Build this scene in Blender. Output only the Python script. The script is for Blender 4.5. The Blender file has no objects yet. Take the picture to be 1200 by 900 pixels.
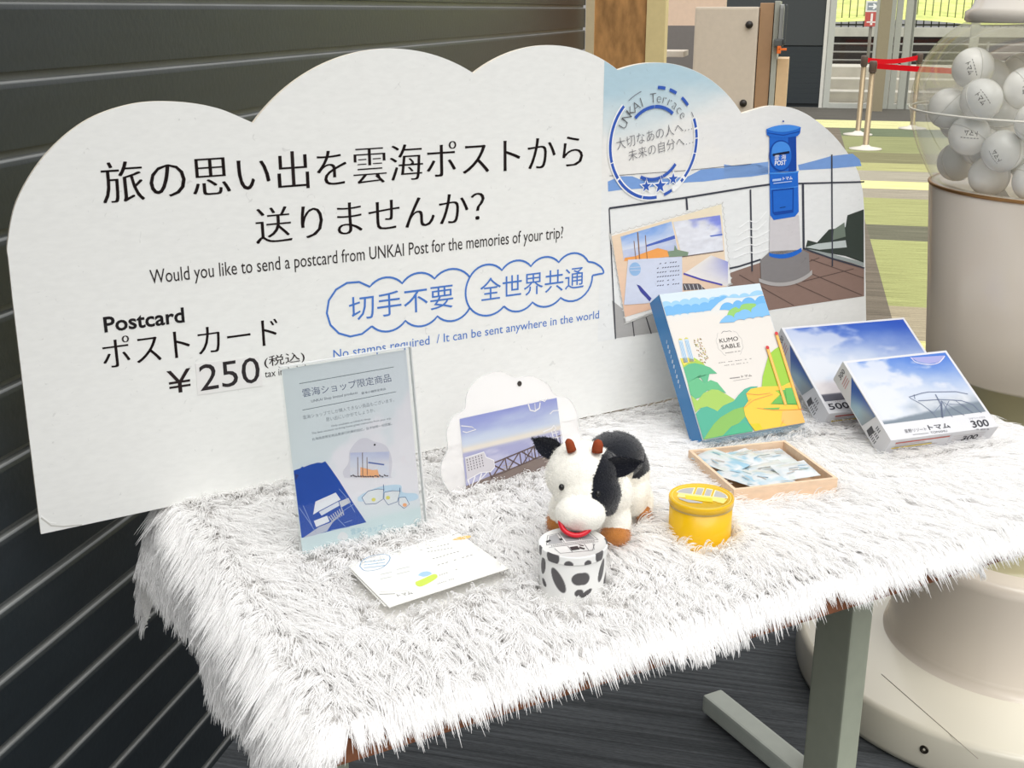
import bpy, bmesh, math, random
import numpy as np
random.seed(7); RNG = np.random.default_rng(11)
SC = bpy.context.scene
V3 = lambda *a: np.array(a, float)

# ------------------------------------------------------------------ camera, world, light, exposure
FPX, HORIZON, CAM_H = 1350.0, 12.0, 1.42
PITCH = math.atan((450 - HORIZON) / FPX); CP, SP = math.cos(PITCH), math.sin(PITCH)
EYE = V3(0, 0, CAM_H)
cam = bpy.data.objects.new('camera', bpy.data.cameras.new('camera'))
SC.collection.objects.link(cam); SC.camera = cam
cam.location = EYE; cam.rotation_euler = (math.pi / 2 - PITCH, 0, 0)
cam.data.sensor_fit = 'HORIZONTAL'; cam.data.sensor_width = 36; cam.data.lens = FPX / 1200 * 36
cam.data.clip_start = .05; cam.data.clip_end = 300
SC.view_settings.view_transform = 'Standard'; SC.view_settings.look = 'None'
SC.view_settings.exposure = 0.0; SC.view_settings.gamma = 1; SC.cycles.max_bounces = 16; SC.cycles.diffuse_bounces = 14; SC.cycles.transparent_max_bounces = 24; SC.view_settings.use_curve_mapping = False
world = bpy.data.worlds.new('daylight'); SC.world = world; world.use_nodes = True
_n = world.node_tree.nodes; _l = world.node_tree.links
_bg = _n['Background']; _bg.inputs['Strength'].default_value = 1.35
_tc = _n.new('ShaderNodeTexCoord'); _sx = _n.new('ShaderNodeSeparateXYZ'); _rp = _n.new('ShaderNodeValToRGB')
_mr = _n.new('ShaderNodeMapRange'); _mr.inputs[1].default_value = -1; _mr.inputs[2].default_value = 1
_l.new(_tc.outputs['Generated'], _sx.inputs[0]); _l.new(_sx.outputs['Z'], _mr.inputs[0]); _l.new(_mr.outputs[0], _rp.inputs[0])
_rp.color_ramp.elements[0].position = .48; _rp.color_ramp.elements[0].color = (.24, .235, .225, 1)
_rp.color_ramp.elements[1].position = .80; _rp.color_ramp.elements[1].color = (1.0, 1.0, .995, 1)
_l.new(_rp.outputs[0], _bg.inputs['Color'])
def sun(name, energy, angle, frm, to, col):
    d = bpy.data.lights.new(name, 'SUN'); d.energy = energy; d.angle = math.radians(angle); d.color = col
    o = bpy.data.objects.new(name, d); SC.collection.objects.link(o)
    from mathutils import Vector
    o.location = frm; o.rotation_euler = (Vector(to) - Vector(frm)).to_track_quat('-Z', 'Y').to_euler()
sun('daylight_sun', 2.15, 60, (1.1, -.7, 5.2), (.2, 1.7, .7), (1, .99, .965))

# ------------------------------------------------------------------ pixel helpers: a pixel of the photo as a ray
def ray(x, y):
    a = (x - 600) / FPX; b = (450 - y) / FPX
    return V3(a, CP + b * SP, -SP + b * CP)
def on_z(x, y, z):
    r = ray(x, y); return EYE + r * ((z - CAM_H) / r[2])
def on_plane(x, y, o, n):
    r = ray(x, y); return EYE + r * (np.dot(o - EYE, n) / np.dot(r, n))
def at(x, y, d): return EYE + ray(x, y) * d
def proj(p):
    q = np.asarray(p, float) - EYE
    fz = q[..., 1] * CP - q[..., 2] * SP; up = q[..., 1] * SP + q[..., 2] * CP
    return np.stack([600 + FPX * q[..., 0] / fz, 450 - FPX * up / fz], -1)
WD = V3(.2365, .9716, 0); WD /= np.linalg.norm(WD); XP = V3(WD[1], -WD[0], 0); UP = V3(0, 0, 1)   # room axes: along the wall, away from it
def R(u, v, z): return XP * u + WD * v + UP * z
def on_back(x, y, d):
    p = on_plane(x, y, WD * d, WD); return np.array([p @ XP, p[2]])

# ------------------------------------------------------------------ colour and mesh helpers
def lin(c):
    c = np.asarray(c, float) / 255
    return np.where(c <= .04045, c / 12.92, ((c + .055) / 1.055) ** 2.4)
def hash2(ix, iy, s=0):
    h = np.sin(ix * 127.1 + iy * 311.7 + s * 74.7) * 43758.5453
    return h - np.floor(h)
def vnoise(x, y, s=0):
    ix, iy = np.floor(x), np.floor(y); fx, fy = x - ix, y - iy
    fx = fx * fx * (3 - 2 * fx); fy = fy * fy * (3 - 2 * fy)
    a = hash2(ix, iy, s); b = hash2(ix + 1, iy, s); c = hash2(ix, iy + 1, s); d = hash2(ix + 1, iy + 1, s)
    return a + (b - a) * fx + (c - a) * fy + (a - b - c + d) * fx * fy
def fbm(x, y, s=0, o=4):
    r = 0; a = .5
    for k in range(o): r = r + a * vnoise(x * 2 ** k, y * 2 ** k, s + k * 3.1); a *= .5
    return r / (1 - .5 ** o)
def mixc(a, b, t):
    t = np.clip(t, 0, 1); return np.asarray(a, float) * (1 - t) + np.asarray(b, float) * t
def unit_rows(a): return a / (np.linalg.norm(a, axis=1)[:, None] + 1e-12)
def unit(a): return np.asarray(a, float) / np.linalg.norm(a)

class MB:
    def __init__(s): s.v = []; s.f = []; s.c = []; s.sm = []
    def add(s, vs, fs, col, smooth=False, cols=None):
        b = len(s.v); s.v += [tuple(map(float, p)) for p in vs]
        if cols is None: s.c += [tuple(lin(col))] * len(vs)
        else: s.c += [tuple(lin(c)) for c in cols]
        s.f += [tuple(i + b for i in f) for f in fs]; s.sm += [smooth] * len(fs); return b
    def box(s, o, a, b, c, col, bev=0):
        """box from corner o along vectors a, b, c, its edges bevelled by bev"""
        bm = bmesh.new(); a, b, c = map(np.asarray, (a, b, c))
        vs = [bm.verts.new(o + a * i + b * j + c * k) for i in (0, 1) for j in (0, 1) for k in (0, 1)]
        for q in ((0, 1, 3, 2), (4, 6, 7, 5), (0, 4, 5, 1), (2, 3, 7, 6), (0, 2, 6, 4), (1, 5, 7, 3)): bm.faces.new([vs[i] for i in q])
        bmesh.ops.recalc_face_normals(bm, faces=bm.faces)
        if bev: bmesh.ops.bevel(bm, geom=bm.edges[:], offset=bev, segments=2, profile=.7, affect='EDGES')
        bm.verts.index_update()
        s.add([v.co[:] for v in bm.verts], [[v.index for v in f.verts] for f in bm.faces], col); bm.free()
    def tube(s, path, r, col, seg=8, cap=True, closed=False):
        P = [np.asarray(p, float) for p in path]; n = len(P); rr = r if hasattr(r, '__len__') else [r] * n
        vs = []; fs = []; up = None
        for i in range(n):
            t = P[(i + 1) % n] - P[i - 1] if closed else P[min(i + 1, n - 1)] - P[max(i - 1, 0)]
            t = unit(t)
            if up is None: up = V3(0, 0, 1) if abs(t[2]) < .9 else V3(1, 0, 0)
            x = unit(np.cross(t, up)); y = np.cross(x, t); up = y
            for k in range(seg):
                a = 2 * math.pi * k / seg; vs.append(P[i] + (x * math.cos(a) + y * math.sin(a)) * rr[i])
        for i in range(n if closed else n - 1):
            for k in range(seg):
                j = (i + 1) % n; fs.append((i * seg + k, i * seg + (k + 1) % seg, j * seg + (k + 1) % seg, j * seg + k))
        if cap and not closed: fs += [tuple(range(seg))[::-1], tuple((n - 1) * seg + k for k in range(seg))]
        s.add(vs, fs, col, True)
    def lathe(s, o, prof, col, seg=64, axis=UP, colf=None, x=None, cap=True):
        """profile of (radius, height) spun about an axis through o"""
        ax = unit(axis); x = unit(np.cross(ax, V3(0, 1, 0) if abs(ax[1]) < .9 else V3(1, 0, 0))) if x is None else x; y = np.cross(ax, x)
        vs = []; cs = []; n = len(prof); k0 = seg
        for (r, h) in prof:
            for k in range(seg):
                a = 2 * math.pi * k / seg; vs.append(o + ax * h + (x * math.cos(a) + y * math.sin(a)) * r)
                cs.append(colf(r, h, a) if colf else col)
        fs = [(i * seg + k, i * seg + (k + 1) % seg, (i + 1) * seg + (k + 1) % seg, (i + 1) * seg + k) for i in range(n - 1) for k in range(seg)]
        b = s.add(vs, fs, col, True, cs)
        if cap:
            for i in (0, n - 1):
                if prof[i][0] > 1e-5: s.f.append(tuple(b + i * seg + k for k in range(seg))); s.sm.append(False)
    def ball(s, o, r, col, seg=20, rings=12, ax=None, colf=None):
        """ellipsoid; r is a number or three radii along the rows of ax"""
        r = np.broadcast_to(np.asarray(r, float), (3,)); A = np.eye(3) if ax is None else np.asarray(ax)
        vs = []; fs = []
        for i in range(rings + 1):
            t = math.pi * i / rings
            for k in range(seg):
                a = 2 * math.pi * k / seg; d = V3(math.sin(t) * math.cos(a), math.sin(t) * math.sin(a), math.cos(t)) * r
                vs.append(o + d @ A)
        fs = [(i * seg + k, i * seg + (k + 1) % seg, (i + 1) * seg + (k + 1) % seg, (i + 1) * seg + k) for i in range(rings) for k in range(seg)]
        s.add(vs, fs, col, True, None if colf is None else [colf(v) for v in vs])
    # ---- flat printing on a sheet
    def poly(s, sh, pts, col, lay=1):
        s.add([sh.w(a, b, lay) for a, b in pts], [tuple(range(len(pts)))], col)
    def ppx(s, sh, px, col, lay=1): s.poly(sh, [sh.px(*p) for p in px], col, lay)
    def stroke(s, sh, pts, w, col, lay=1, closed=False):
        P = np.array(pts, float); n = len(P)
        if closed: T = np.roll(P, -1, 0) - np.roll(P, 1, 0)
        else: T = np.gradient(P, axis=0)
        T /= np.linalg.norm(T, axis=1)[:, None] + 1e-12; N = np.stack([-T[:, 1], T[:, 0]], 1) * w / 2
        vs = [sh.w(*q, lay) for q in P + N] + [sh.w(*q, lay) for q in P - N]
        s.add(vs, [(i, (i + 1) % n, n + (i + 1) % n, n + i) for i in range(n if closed else n - 1)], col)
    def spx(s, sh, px, w, col, lay=1, closed=False): s.stroke(sh, [sh.px(*p) for p in px], w, col, lay, closed)
    def strip(s, sh, us, bot, top, nv, colf, lay=1):
        """columns at us between bot(u) and top(u); colf(u, v) gives the printed colour"""
        us = np.asarray(us); b = bot(us); t = top(us); k = np.linspace(0, 1, nv + 1)
        U = np.repeat(us[:, None], nv + 1, 1); Vv = b[:, None] + (t - b)[:, None] * k
        C = colf(U, Vv).reshape(-1, 3); P = sh.o + U[..., None] * sh.u + Vv[..., None] * sh.v + sh.n * sh.step * lay
        m = nv + 1
        s.add(P.reshape(-1, 3), [(i * m + j, (i + 1) * m + j, (i + 1) * m + j + 1, i * m + j + 1) for i in range(len(us) - 1) for j in range(nv)], None, False, C)
    def quad(s, sh, pts, nu, nv, colf, lay=1):
        """quad of four (u, v) corners BL BR TR TL filled with colf(a, b), a and b running 0..1"""
        q = np.array(pts, float); a = np.linspace(0, 1, nu + 1)[:, None]; b = np.linspace(0, 1, nv + 1)[None]
        uv = sum(w[..., None] * p for w, p in (((1 - a) * (1 - b), q[0]), (a * (1 - b), q[1]), (a * b, q[2]), ((1 - a) * b, q[3])))
        A = np.broadcast_to(a, (nu + 1, nv + 1)); B = np.broadcast_to(b, (nu + 1, nv + 1)); C = colf(A, B).reshape(-1, 3)
        P = sh.o + uv[..., :1] * sh.u + uv[..., 1:] * sh.v + sh.n * sh.step * lay; m = nv + 1
        s.add(P.reshape(-1, 3), [(i * m + j, (i + 1) * m + j, (i + 1) * m + j + 1, i * m + j + 1) for i in range(nu) for j in range(nv)], None, False, C)
    def text(s, sh, body, p0, p1, col, lay=2, bold=0, mapf=None):
        """lettering whose ink fills the sheet rectangle p0 .. p1"""
        v, f = glyphs(body, bold); lo, hi = v.min(0), v.max(0)
        q = (v - lo) / (hi - lo) * (np.array(p1) - p0) + p0
        s.add([sh.w(a, b, lay) for a, b in q] if mapf is None else [mapf(a, b) for a, b in q], f, col)
    def t3px(s, sh, body, bl, br, tl, col, lay=2, bold=0):
        """lettering whose ink fills the parallelogram given by three photo points"""
        v, f = glyphs(body, bold); lo, hi = v.min(0), v.max(0); q = (v - lo) / (hi - lo); a, b, c = (sh.px(*p) for p in (bl, br, tl))
        s.add([sh.w(*(a + (b - a) * x + (c - a) * y), lay) for x, y in q], f, col)
    def tpx(s, sh, body, p0, p1, col, lay=2, bold=0): s.text(sh, body, sh.px(*p0), sh.px(*p1), col, lay, bold)
    def glyph(s, sh, ch, c, size, ang, col, lay=2, bold=0):
        v, f = glyphs(ch, bold); v = v - [(v[:, 0].min() + v[:, 0].max()) / 2, .35]; v = v * size
        ca, sa = math.cos(ang), math.sin(ang)
        s.add([sh.w(c[0] + a * ca - b * sa, c[1] + a * sa + b * ca, lay) for a, b in v], f, col)
    def build(s, name, mat, parent=None, loc=None):
        me = bpy.data.meshes.new(name); base = V3(*parent_loc(parent)) if parent is not None else (V3(0, 0, 0) if loc is None else V3(*loc))
        vs = np.array(s.v) - base
        me.from_pydata(vs.tolist(), [], s.f)
        me.polygons.foreach_set('use_smooth', s.sm)
        at_ = me.color_attributes.new('Col', 'FLOAT_COLOR', 'POINT')
        at_.data.foreach_set('color', np.concatenate([np.array(s.c), np.ones((len(s.c), 1))], 1).astype(np.float32).ravel())
        me.materials.append(mat); me.update()
        o = bpy.data.objects.new(name, me); SC.collection.objects.link(o)
        if parent is not None: o.parent = parent
        else: o.location = base
        return o
def parent_loc(p):
    t = V3(0, 0, 0)
    while p is not None: t = t + np.array(p.location); p = p.parent
    return t
_gc = {}
def glyphs(body, bold=0):
    if (body, bold) not in _gc:
        cu = bpy.data.curves.new('lettering', 'FONT'); cu.body = body; cu.size = 1; cu.offset = bold; cu.resolution_u = 3
        o = bpy.data.objects.new('lettering', cu); SC.collection.objects.link(o)
        dg = bpy.context.evaluated_depsgraph_get(); dg.update(); ev = o.evaluated_get(dg); me = ev.to_mesh()
        v = np.array([q.co[:2] for q in me.vertices]); f = [tuple(p.vertices) for p in me.polygons]
        ev.to_mesh_clear(); bpy.data.objects.remove(o); bpy.data.curves.remove(cu); _gc[body, bold] = (v, f)
    return _gc[body, bold]
class Sheet:
    def __init__(s, o, u, v, n, step=.00022): s.o, s.u, s.v, s.n, s.step = map(lambda q: np.asarray(q, float), (o, u, v, n, step))
    def w(s, a, b, lay=0): return s.o + s.u * a + s.v * b + s.n * (s.step * lay)
    def px(s, x, y): p = on_plane(x, y, s.o, s.n) - s.o; return np.array([p @ s.u, p @ s.v])
def frame(yaw, lean):
    u = V3(math.cos(yaw), math.sin(yaw), 0); h = V3(math.sin(yaw), -math.cos(yaw), 0)
    return u, UP * math.cos(lean) - h * math.sin(lean), h * math.cos(lean) + UP * math.sin(lean)
def crop(pts, ox, oy, k): return [(ox + x / k, oy + y / k) for x, y in pts]
def tag(o, label, cat, group=None, kind=None):
    o['label'] = label; o['category'] = cat
    if group: o['group'] = group
    if kind: o['kind'] = kind
    return o
def thing(name, loc, label, cat, group=None):
    o = bpy.data.objects.new(name, None); SC.collection.objects.link(o); o.location = loc; o.empty_display_size = .03
    return tag(o, label, cat, group)
def struct(o): o['kind'] = 'structure'; return o

# ------------------------------------------------------------------ materials (procedural, colour from the mesh's Col attribute)
def material(name, rough=.5, metal=0, spec=.5, noise=0, nscale=(40, 40, 40), bump=0, bscale=60, coat=0, sheen=0, gain=1):
    m = bpy.data.materials.new(name); m.use_nodes = True; N = m.node_tree.nodes; L = m.node_tree.links; b = N['Principled BSDF']
    a = N.new('ShaderNodeAttribute'); a.attribute_name = 'Col'; col = a.outputs['Color']
    tc = N.new('ShaderNodeTexCoord')
    if noise:
        mp = N.new('ShaderNodeMapping'); mp.inputs['Scale'].default_value = nscale; nt = N.new('ShaderNodeTexNoise'); nt.inputs['Scale'].default_value = 1; nt.inputs['Detail'].default_value = 5
        mr = N.new('ShaderNodeMapRange'); mr.inputs[1].default_value = .3; mr.inputs[2].default_value = .7; mr.inputs[3].default_value = 1 - noise; mr.inputs[4].default_value = 1 + noise
        mx = N.new('ShaderNodeVectorMath'); mx.operation = 'SCALE'
        L.new(tc.outputs['Object'], mp.inputs[0]); L.new(mp.outputs[0], nt.inputs[0]); L.new(nt.outputs['Fac'], mr.inputs[0]); L.new(col, mx.inputs[0]); L.new(mr.outputs[0], mx.inputs['Scale']); col = mx.outputs[0]
    if gain != 1:
        gm = N.new('ShaderNodeVectorMath'); gm.operation = 'SCALE'; gm.inputs['Scale'].default_value = gain; L.new(col, gm.inputs[0]); col = gm.outputs[0]
    L.new(col, b.inputs['Base Color'])
    if bump:
        nb = N.new('ShaderNodeTexNoise'); nb.inputs['Scale'].default_value = bscale; nb.inputs['Detail'].default_value = 4; bp = N.new('ShaderNodeBump'); bp.inputs['Strength'].default_value = bump; bp.inputs['Distance'].default_value = .01
        L.new(tc.outputs['Object'], nb.inputs[0]); L.new(nb.outputs['Fac'], bp.inputs['Height']); L.new(bp.outputs[0], b.inputs['Normal'])
    b.inputs['Roughness'].default_value = rough; b.inputs['Metallic'].default_value = metal; b.inputs['Specular IOR Level'].default_value = spec
    b.inputs['Coat Weight'].default_value = coat; b.inputs['Sheen Weight'].default_value = sheen
    return m
M_PRINT = material('printed_card', .45, spec=.3, gain=.9)
M_GLOSSPRINT = material('laminated_print', .25, spec=.35, gain=.78)
M_BOARD = material('recycled_board', .7, spec=.2, noise=.025, nscale=(60, 60, 160))
M_WALL = material('painted_siding', .36, spec=.6, noise=.12, nscale=(6, 6, 40), bump=.05, bscale=90)
M_PAINT = material('satin_paint', .45, spec=.4, noise=.03)
M_SHELL = material('glossy_plastic', .22, spec=.5, noise=.012, nscale=(3, 3, 3), coat=.3)
M_METAL = material('brushed_metal', .35, metal=.9, noise=.05, nscale=(20, 20, 200))
M_TIN = material('lacquered_tin', .3, spec=.45, coat=.1, gain=.86)
M_WOOD = material('pale_wood', .55, spec=.3, noise=.07, nscale=(25, 160, 160))
M_PLY = material('brown_board', .6, spec=.3, noise=.3, nscale=(30, 30, 12))
M_PLUSH = material('plush', .95, spec=.05, noise=.06, nscale=(150, 150, 150), bump=.25, bscale=500, sheen=.35)
M_FELT = material('felt', .9, spec=.1, noise=.1, nscale=(300, 300, 300))
M_FLOOR = material('carpet_tiles', .95, spec=.08, noise=.0)
M_GRASS = material('mown_grass', .9, spec=.1, noise=.25, nscale=(3, 3, 3))
M_STONE = material('pale_concrete', .8, spec=.2, noise=.08, nscale=(5, 5, 5))
def streak_carpet():
    m = M_FLOOR; N = m.node_tree.nodes; L = m.node_tree.links; b = N['Principled BSDF']; a = [n for n in N if n.type == 'ATTRIBUTE'][0]
    tc = [n for n in N if n.type == 'TEX_COORD'][0]
    rot = N.new('ShaderNodeMapping'); rot.inputs['Rotation'].default_value = (0, 0, math.atan2(WD[0], WD[1]))
    L.new(tc.outputs['Object'], rot.inputs[0])
    def streak(sc, lo, hi, a3, a4):
        mp = N.new('ShaderNodeMapping'); mp.inputs['Scale'].default_value = sc; nt = N.new('ShaderNodeTexNoise'); nt.inputs['Scale'].default_value = 1; nt.inputs['Detail'].default_value = 6
        nt.inputs['Roughness'].default_value = .65
        mr = N.new('ShaderNodeMapRange'); mr.inputs[1].default_value = lo; mr.inputs[2].default_value = hi; mr.inputs[3].default_value = a3; mr.inputs[4].default_value = a4
        L.new(rot.outputs[0], mp.inputs[0]); L.new(mp.outputs[0], nt.inputs[0]); L.new(nt.outputs['Fac'], mr.inputs[0]); return mr.outputs[0]
    s1 = streak((1.5, 90, 1), .32, .68, .55, 1.5); s2 = streak((60, 500, 1), .3, .7, .7, 1.3); s3 = streak((.9, 45, 1), .66, .70, 0, .09)
    mu = N.new('ShaderNodeMath'); mu.operation = 'MULTIPLY'; L.new(s1, mu.inputs[0]); L.new(s2, mu.inputs[1])
    vm = N.new('ShaderNodeVectorMath'); vm.operation = 'SCALE'; L.new(a.outputs['Color'], vm.inputs[0]); L.new(mu.outputs[0], vm.inputs['Scale'])
    ad = N.new('ShaderNodeVectorMath'); ad.operation = 'ADD'; L.new(vm.outputs[0], ad.inputs[0]); L.new(s3, ad.inputs[1]); L.new(ad.outputs[0], b.inputs['Base Color'])
streak_carpet()
def flecks():
    N = M_BOARD.node_tree.nodes; L = M_BOARD.node_tree.links; b = N['Principled BSDF']; src = b.inputs['Base Color'].links[0].from_socket
    tc = [n for n in N if n.type == 'TEX_COORD'][0]; nt = N.new('ShaderNodeTexNoise'); nt.inputs['Scale'].default_value = 75; nt.inputs['Detail'].default_value = 2; nt.inputs['Distortion'].default_value = 1.5
    mr = N.new('ShaderNodeMapRange'); mr.inputs[1].default_value = .70; mr.inputs[2].default_value = .76; mr.inputs[3].default_value = 1; mr.inputs[4].default_value = .86
    vm = N.new('ShaderNodeVectorMath'); vm.operation = 'SCALE'
    L.new(tc.outputs['Object'], nt.inputs[0]); L.new(nt.outputs['Fac'], mr.inputs[0]); L.new(src, vm.inputs[0]); L.new(mr.outputs[0], vm.inputs['Scale']); L.new(vm.outputs[0], b.inputs['Base Color'])
flecks()
def clear(name, tint, gloss=.6, rough=.03, frost=0, fcol=(.9, .9, .9)):
    """thin clear sheet: see-through, mirror-like at grazing angles, optionally frosted"""
    m = bpy.data.materials.new(name); m.use_nodes = True; N = m.node_tree.nodes; L = m.node_tree.links; N.remove(N['Principled BSDF']); out = N['Material Output']
    t = N.new('ShaderNodeBsdfTransparent'); t.inputs[0].default_value = (*tint, 1); g = N.new('ShaderNodeBsdfGlossy'); g.inputs['Roughness'].default_value = rough
    lw = N.new('ShaderNodeLayerWeight'); lw.inputs[0].default_value = .35; mm = N.new('ShaderNodeMath'); mm.operation = 'MULTIPLY'; mm.inputs[1].default_value = gloss
    mx = N.new('ShaderNodeMixShader'); L.new(lw.outputs['Fresnel'], mm.inputs[0]); L.new(mm.outputs[0], mx.inputs[0]); L.new(t.outputs[0], mx.inputs[1]); L.new(g.outputs[0], mx.inputs[2]); o = mx.outputs[0]
    if frost:
        d = N.new('ShaderNodeBsdfDiffuse'); d.inputs[0].default_value = (*fcol, 1); m2 = N.new('ShaderNodeMixShader'); m2.inputs[0].default_value = frost
        L.new(o, m2.inputs[1]); L.new(d.outputs[0], m2.inputs[2]); o = m2.outputs[0]
    L.new(o, out.inputs[0]); return m
M_DOME = clear('clear_dome', (.985, .98, .96), .45, .04, .04, (.85, .82, .74))
M_GLASS = clear('window_glass', (.97, .98, .98), .5)
M_ACRYL = clear('clear_acrylic', (.985, .99, .99), .35)
M_EDGE = clear('acrylic_edge', (.9, .94, .95), .8, .05, .55)
M_FROST = clear('frosted_acrylic', (.98, .97, .97), .35, .1, .36, (.93, .92, .92))
M_FUR = bpy.data.materials.new('white_fur'); M_FUR.use_nodes = True
N_ = M_FUR.node_tree.nodes; L_ = M_FUR.node_tree.links; _b = N_['Principled BSDF']
_b.inputs['Base Color'].default_value = (.965, .96, .956, 1); _b.inputs['Roughness'].default_value = .5; _b.inputs['Specular IOR Level'].default_value = .3
_t = N_.new('ShaderNodeBsdfTranslucent'); _t.inputs[0].default_value = (.955, .95, .946, 1); _m = N_.new('ShaderNodeMixShader'); _m.inputs[0].default_value = .33
L_.new(_b.outputs[0], _m.inputs[1]); L_.new(_t.outputs[0], _m.inputs[2]); L_.new(_m.outputs[0], N_['Material Output'].inputs[0])

# ------------------------------------------------------------------ the setting
WALL_U = -1.03; WALL_END = 5.72
m = MB(); pitch = .1011; prof = []                      # lapped dark siding: groove under each plank
zt = 1.427 + pitch * 14
k = 0
while zt > -.05:
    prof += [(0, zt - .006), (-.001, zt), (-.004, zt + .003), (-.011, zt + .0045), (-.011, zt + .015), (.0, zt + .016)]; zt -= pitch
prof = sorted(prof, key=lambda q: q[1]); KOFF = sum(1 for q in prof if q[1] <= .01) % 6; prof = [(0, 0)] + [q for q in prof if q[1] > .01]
vs = []; ve = np.linspace(-.6, WALL_END, 2)
for v in ve:
    for d, z in prof: vs.append(R(WALL_U + d, v, z))
n = len(prof)
WC_ = [(33, 40, 45), (60, 64, 66), (150, 152, 150), (120, 123, 122), (46, 50, 52), (33, 40, 45)]   # pale tones paint in the light that the plank ledges catch
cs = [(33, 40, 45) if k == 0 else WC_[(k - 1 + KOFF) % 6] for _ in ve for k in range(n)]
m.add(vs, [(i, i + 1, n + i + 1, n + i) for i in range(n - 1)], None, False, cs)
m.box(R(WALL_U - .15, -.6, 0), XP * .13, WD * (WALL_END + .6), UP * 2.9, (36, 42, 45))
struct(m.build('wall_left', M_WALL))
m = MB()                                                # carpet: dark tiles by the wall, striped tiles beyond
EDGE = .51; DARK = (34, 36, 39)
def floor_quad(u0, u1, v0, v1, c): m.add([R(u0, v0, 0), R(u1, v0, 0), R(u1, v1, 0), R(u0, v1, 0)], [(0, 1, 2, 3)], c)
floor_quad(-1.2, EDGE, -3, 3.4, (86, 89, 92)); floor_quad(-1.2, EDGE, 3.4, 15.5, (112, 104, 92)); floor_quad(EDGE, 9, -3, 2.9, (84, 87, 90))
bands = [(2.9, (150, 150, 96)), (5.0, (214, 206, 120)), (5.3, (165, 150, 118)), (5.95, (160, 164, 92)), (7.78, (106, 104, 82)), (8.35, (158, 160, 92)), (9.6, (152, 142, 120)),
         (10.13, (224, 214, 128)), (10.6, (156, 148, 126)), (11.3, (166, 164, 98)), (11.9, (126, 122, 82)), (12.8, (140, 144, 88)), (14.5, (104, 116, 84)), (15.5, (208, 204, 132)), (16.6, (92, 88, 80)), (18.7, None)]
for (a, c), (b, _) in zip(bands[:-1], bands[1:]): floor_quad(EDGE if a < 15.4 else -1.2, 9, a, b, mixc(c, (np.mean(c),) * 3, .28))
struct(m.build('floor', M_FLOOR))
BACK = 18.7
def back_box(m, x0, y0, x1, y1, d, th, col, z0=None, z1=None, bev=0):
    """a box standing at distance d along the room, its front spanning the given photo rectangle"""
    ym = (y0 + y1) / 2; a = on_back(x0, ym, d)[0]; b = on_back(x1, ym, d)[0]; xm = (x0 + x1) / 2
    lo = on_back(xm, y1, d)[1] if z0 is None else z0; hi = on_back(xm, y0, d)[1] if z1 is None else z1
    m.box(R(a, d, lo), XP * (b - a), WD * th, UP * (hi - lo), col, bev)
# short end wall of brown board between pale wood trims, closing the siding
m = MB(); a0 = on_back(696, 40, WALL_END)[0]; a1 = on_back(757, 40, WALL_END)[0]
m.box(R(a0, WALL_END, 0), XP * (a1 - a0), WD * .1, UP * 2.9, (178, 132, 82)); struct(m.build('wall_end', M_PLY))
m = MB(); back_box(m, 686, 0, 696, 80, WALL_END - .01, .12, (214, 196, 160), 0, 2.9); struct(m.build('trim_1', M_PAINT))
m = MB(); back_box(m, 757, 0, 779, 80, WALL_END - .01, .12, (224, 204, 150), 0, 2.9); struct(m.build('trim_2', M_PAINT))
# recess behind it: pink wall above grey dado
m = MB(); back_box(m, 760, 30, 880, 130, 7.6, .1, (122, 118, 116), 0, on_back(800, 30, 7.6)[1]); struct(m.build('wall_recess_lower', M_PAINT))
m = MB(); back_box(m, 760, 0, 850, 30, 7.6, .1, (226, 200, 178), on_back(800, 30, 7.6)[1], 2.9); struct(m.build('wall_recess_upper', M_PAINT))
m = MB(); back_box(m, 768, 60, 801, 67, 6.9, .3, (214, 206, 194), bev=.004)
tag(m.build('wall_shelf', M_PAINT), 'pale narrow shelf on the grey wall behind the brown board', 'shelf')
# dark grey far wall with louvred lower part
m = MB(); back_box(m, 838, 53, 967, 128, BACK, .15, (66, 70, 72), on_back(930, 53, BACK)[1], 3.5)
back_box(m, 838, 53, 967, 128, BACK + .03, .1, (52, 58, 62), 0, on_back(930, 53, BACK)[1])
for k in range(11):
    z = .06 + k * (on_back(930, 53, BACK)[1] - .08) / 11; a = on_back(895, 90, BACK)[0]; b = on_back(966, 90, BACK)[0]
    m.box(R(a, BACK - .015, z), XP * (b - a), WD * .05, UP * .075, (50, 56, 60))
struct(m.build('wall_back', M_PAINT))
m = MB(); back_box(m, 964, 0, 969, 128, BACK - .03, .2, (222, 220, 212), 0, 3.5); struct(m.build('trim_3', M_PAINT))

# glazed entrance: frames and panes
FR = (176, 178, 168)
def glazed(name, xa, xb, ms, mat=FR, d=BACK):
    m = MB(); ua = on_back(xa, 60, d)[0]; ub = on_back(xb, 60, d)[0]
    for x, w in ms:
        u = on_back(x, 60, d)[0]; m.box(R(u - w / 2, d - .03, 0), XP * w, WD * .08, UP * 3.4, mat, .006)
    m.box(R(ua, d - .02, 0), XP * (ub - ua), WD * .06, UP * .07, mat); m.box(R(ua, d - .02, 3.3), XP * (ub - ua), WD * .06, UP * .1, mat)
    f = m.build(name, M_PAINT); struct(f)
    g = MB(); g.box(R(ua, d, .06), XP * (ub - ua), WD * .008, UP * 3.25, (255, 255, 255)); struct(g.build('pane', M_GLASS, f)); return f
glazed('window_1', 970, 1031, [(972, .11), (1031, .2)], (196, 198, 190))
glazed('door_1', 1036, 1064, [(1041, .11), (1050, .09), (1063, .14)])
glazed('window_2', 1066, 1420, [(1067, .05), (1140, .12), (1240, .12), (1330, .12), (1420, .12)])
m = MB(); u = on_back(1027, 60, BACK - .5)[0]; m.box(R(u, BACK - .5, 0), XP * .16, WD * .16, UP * 3.4, (150, 140, 116)); struct(m.build('pillar', M_PAINT))

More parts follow.
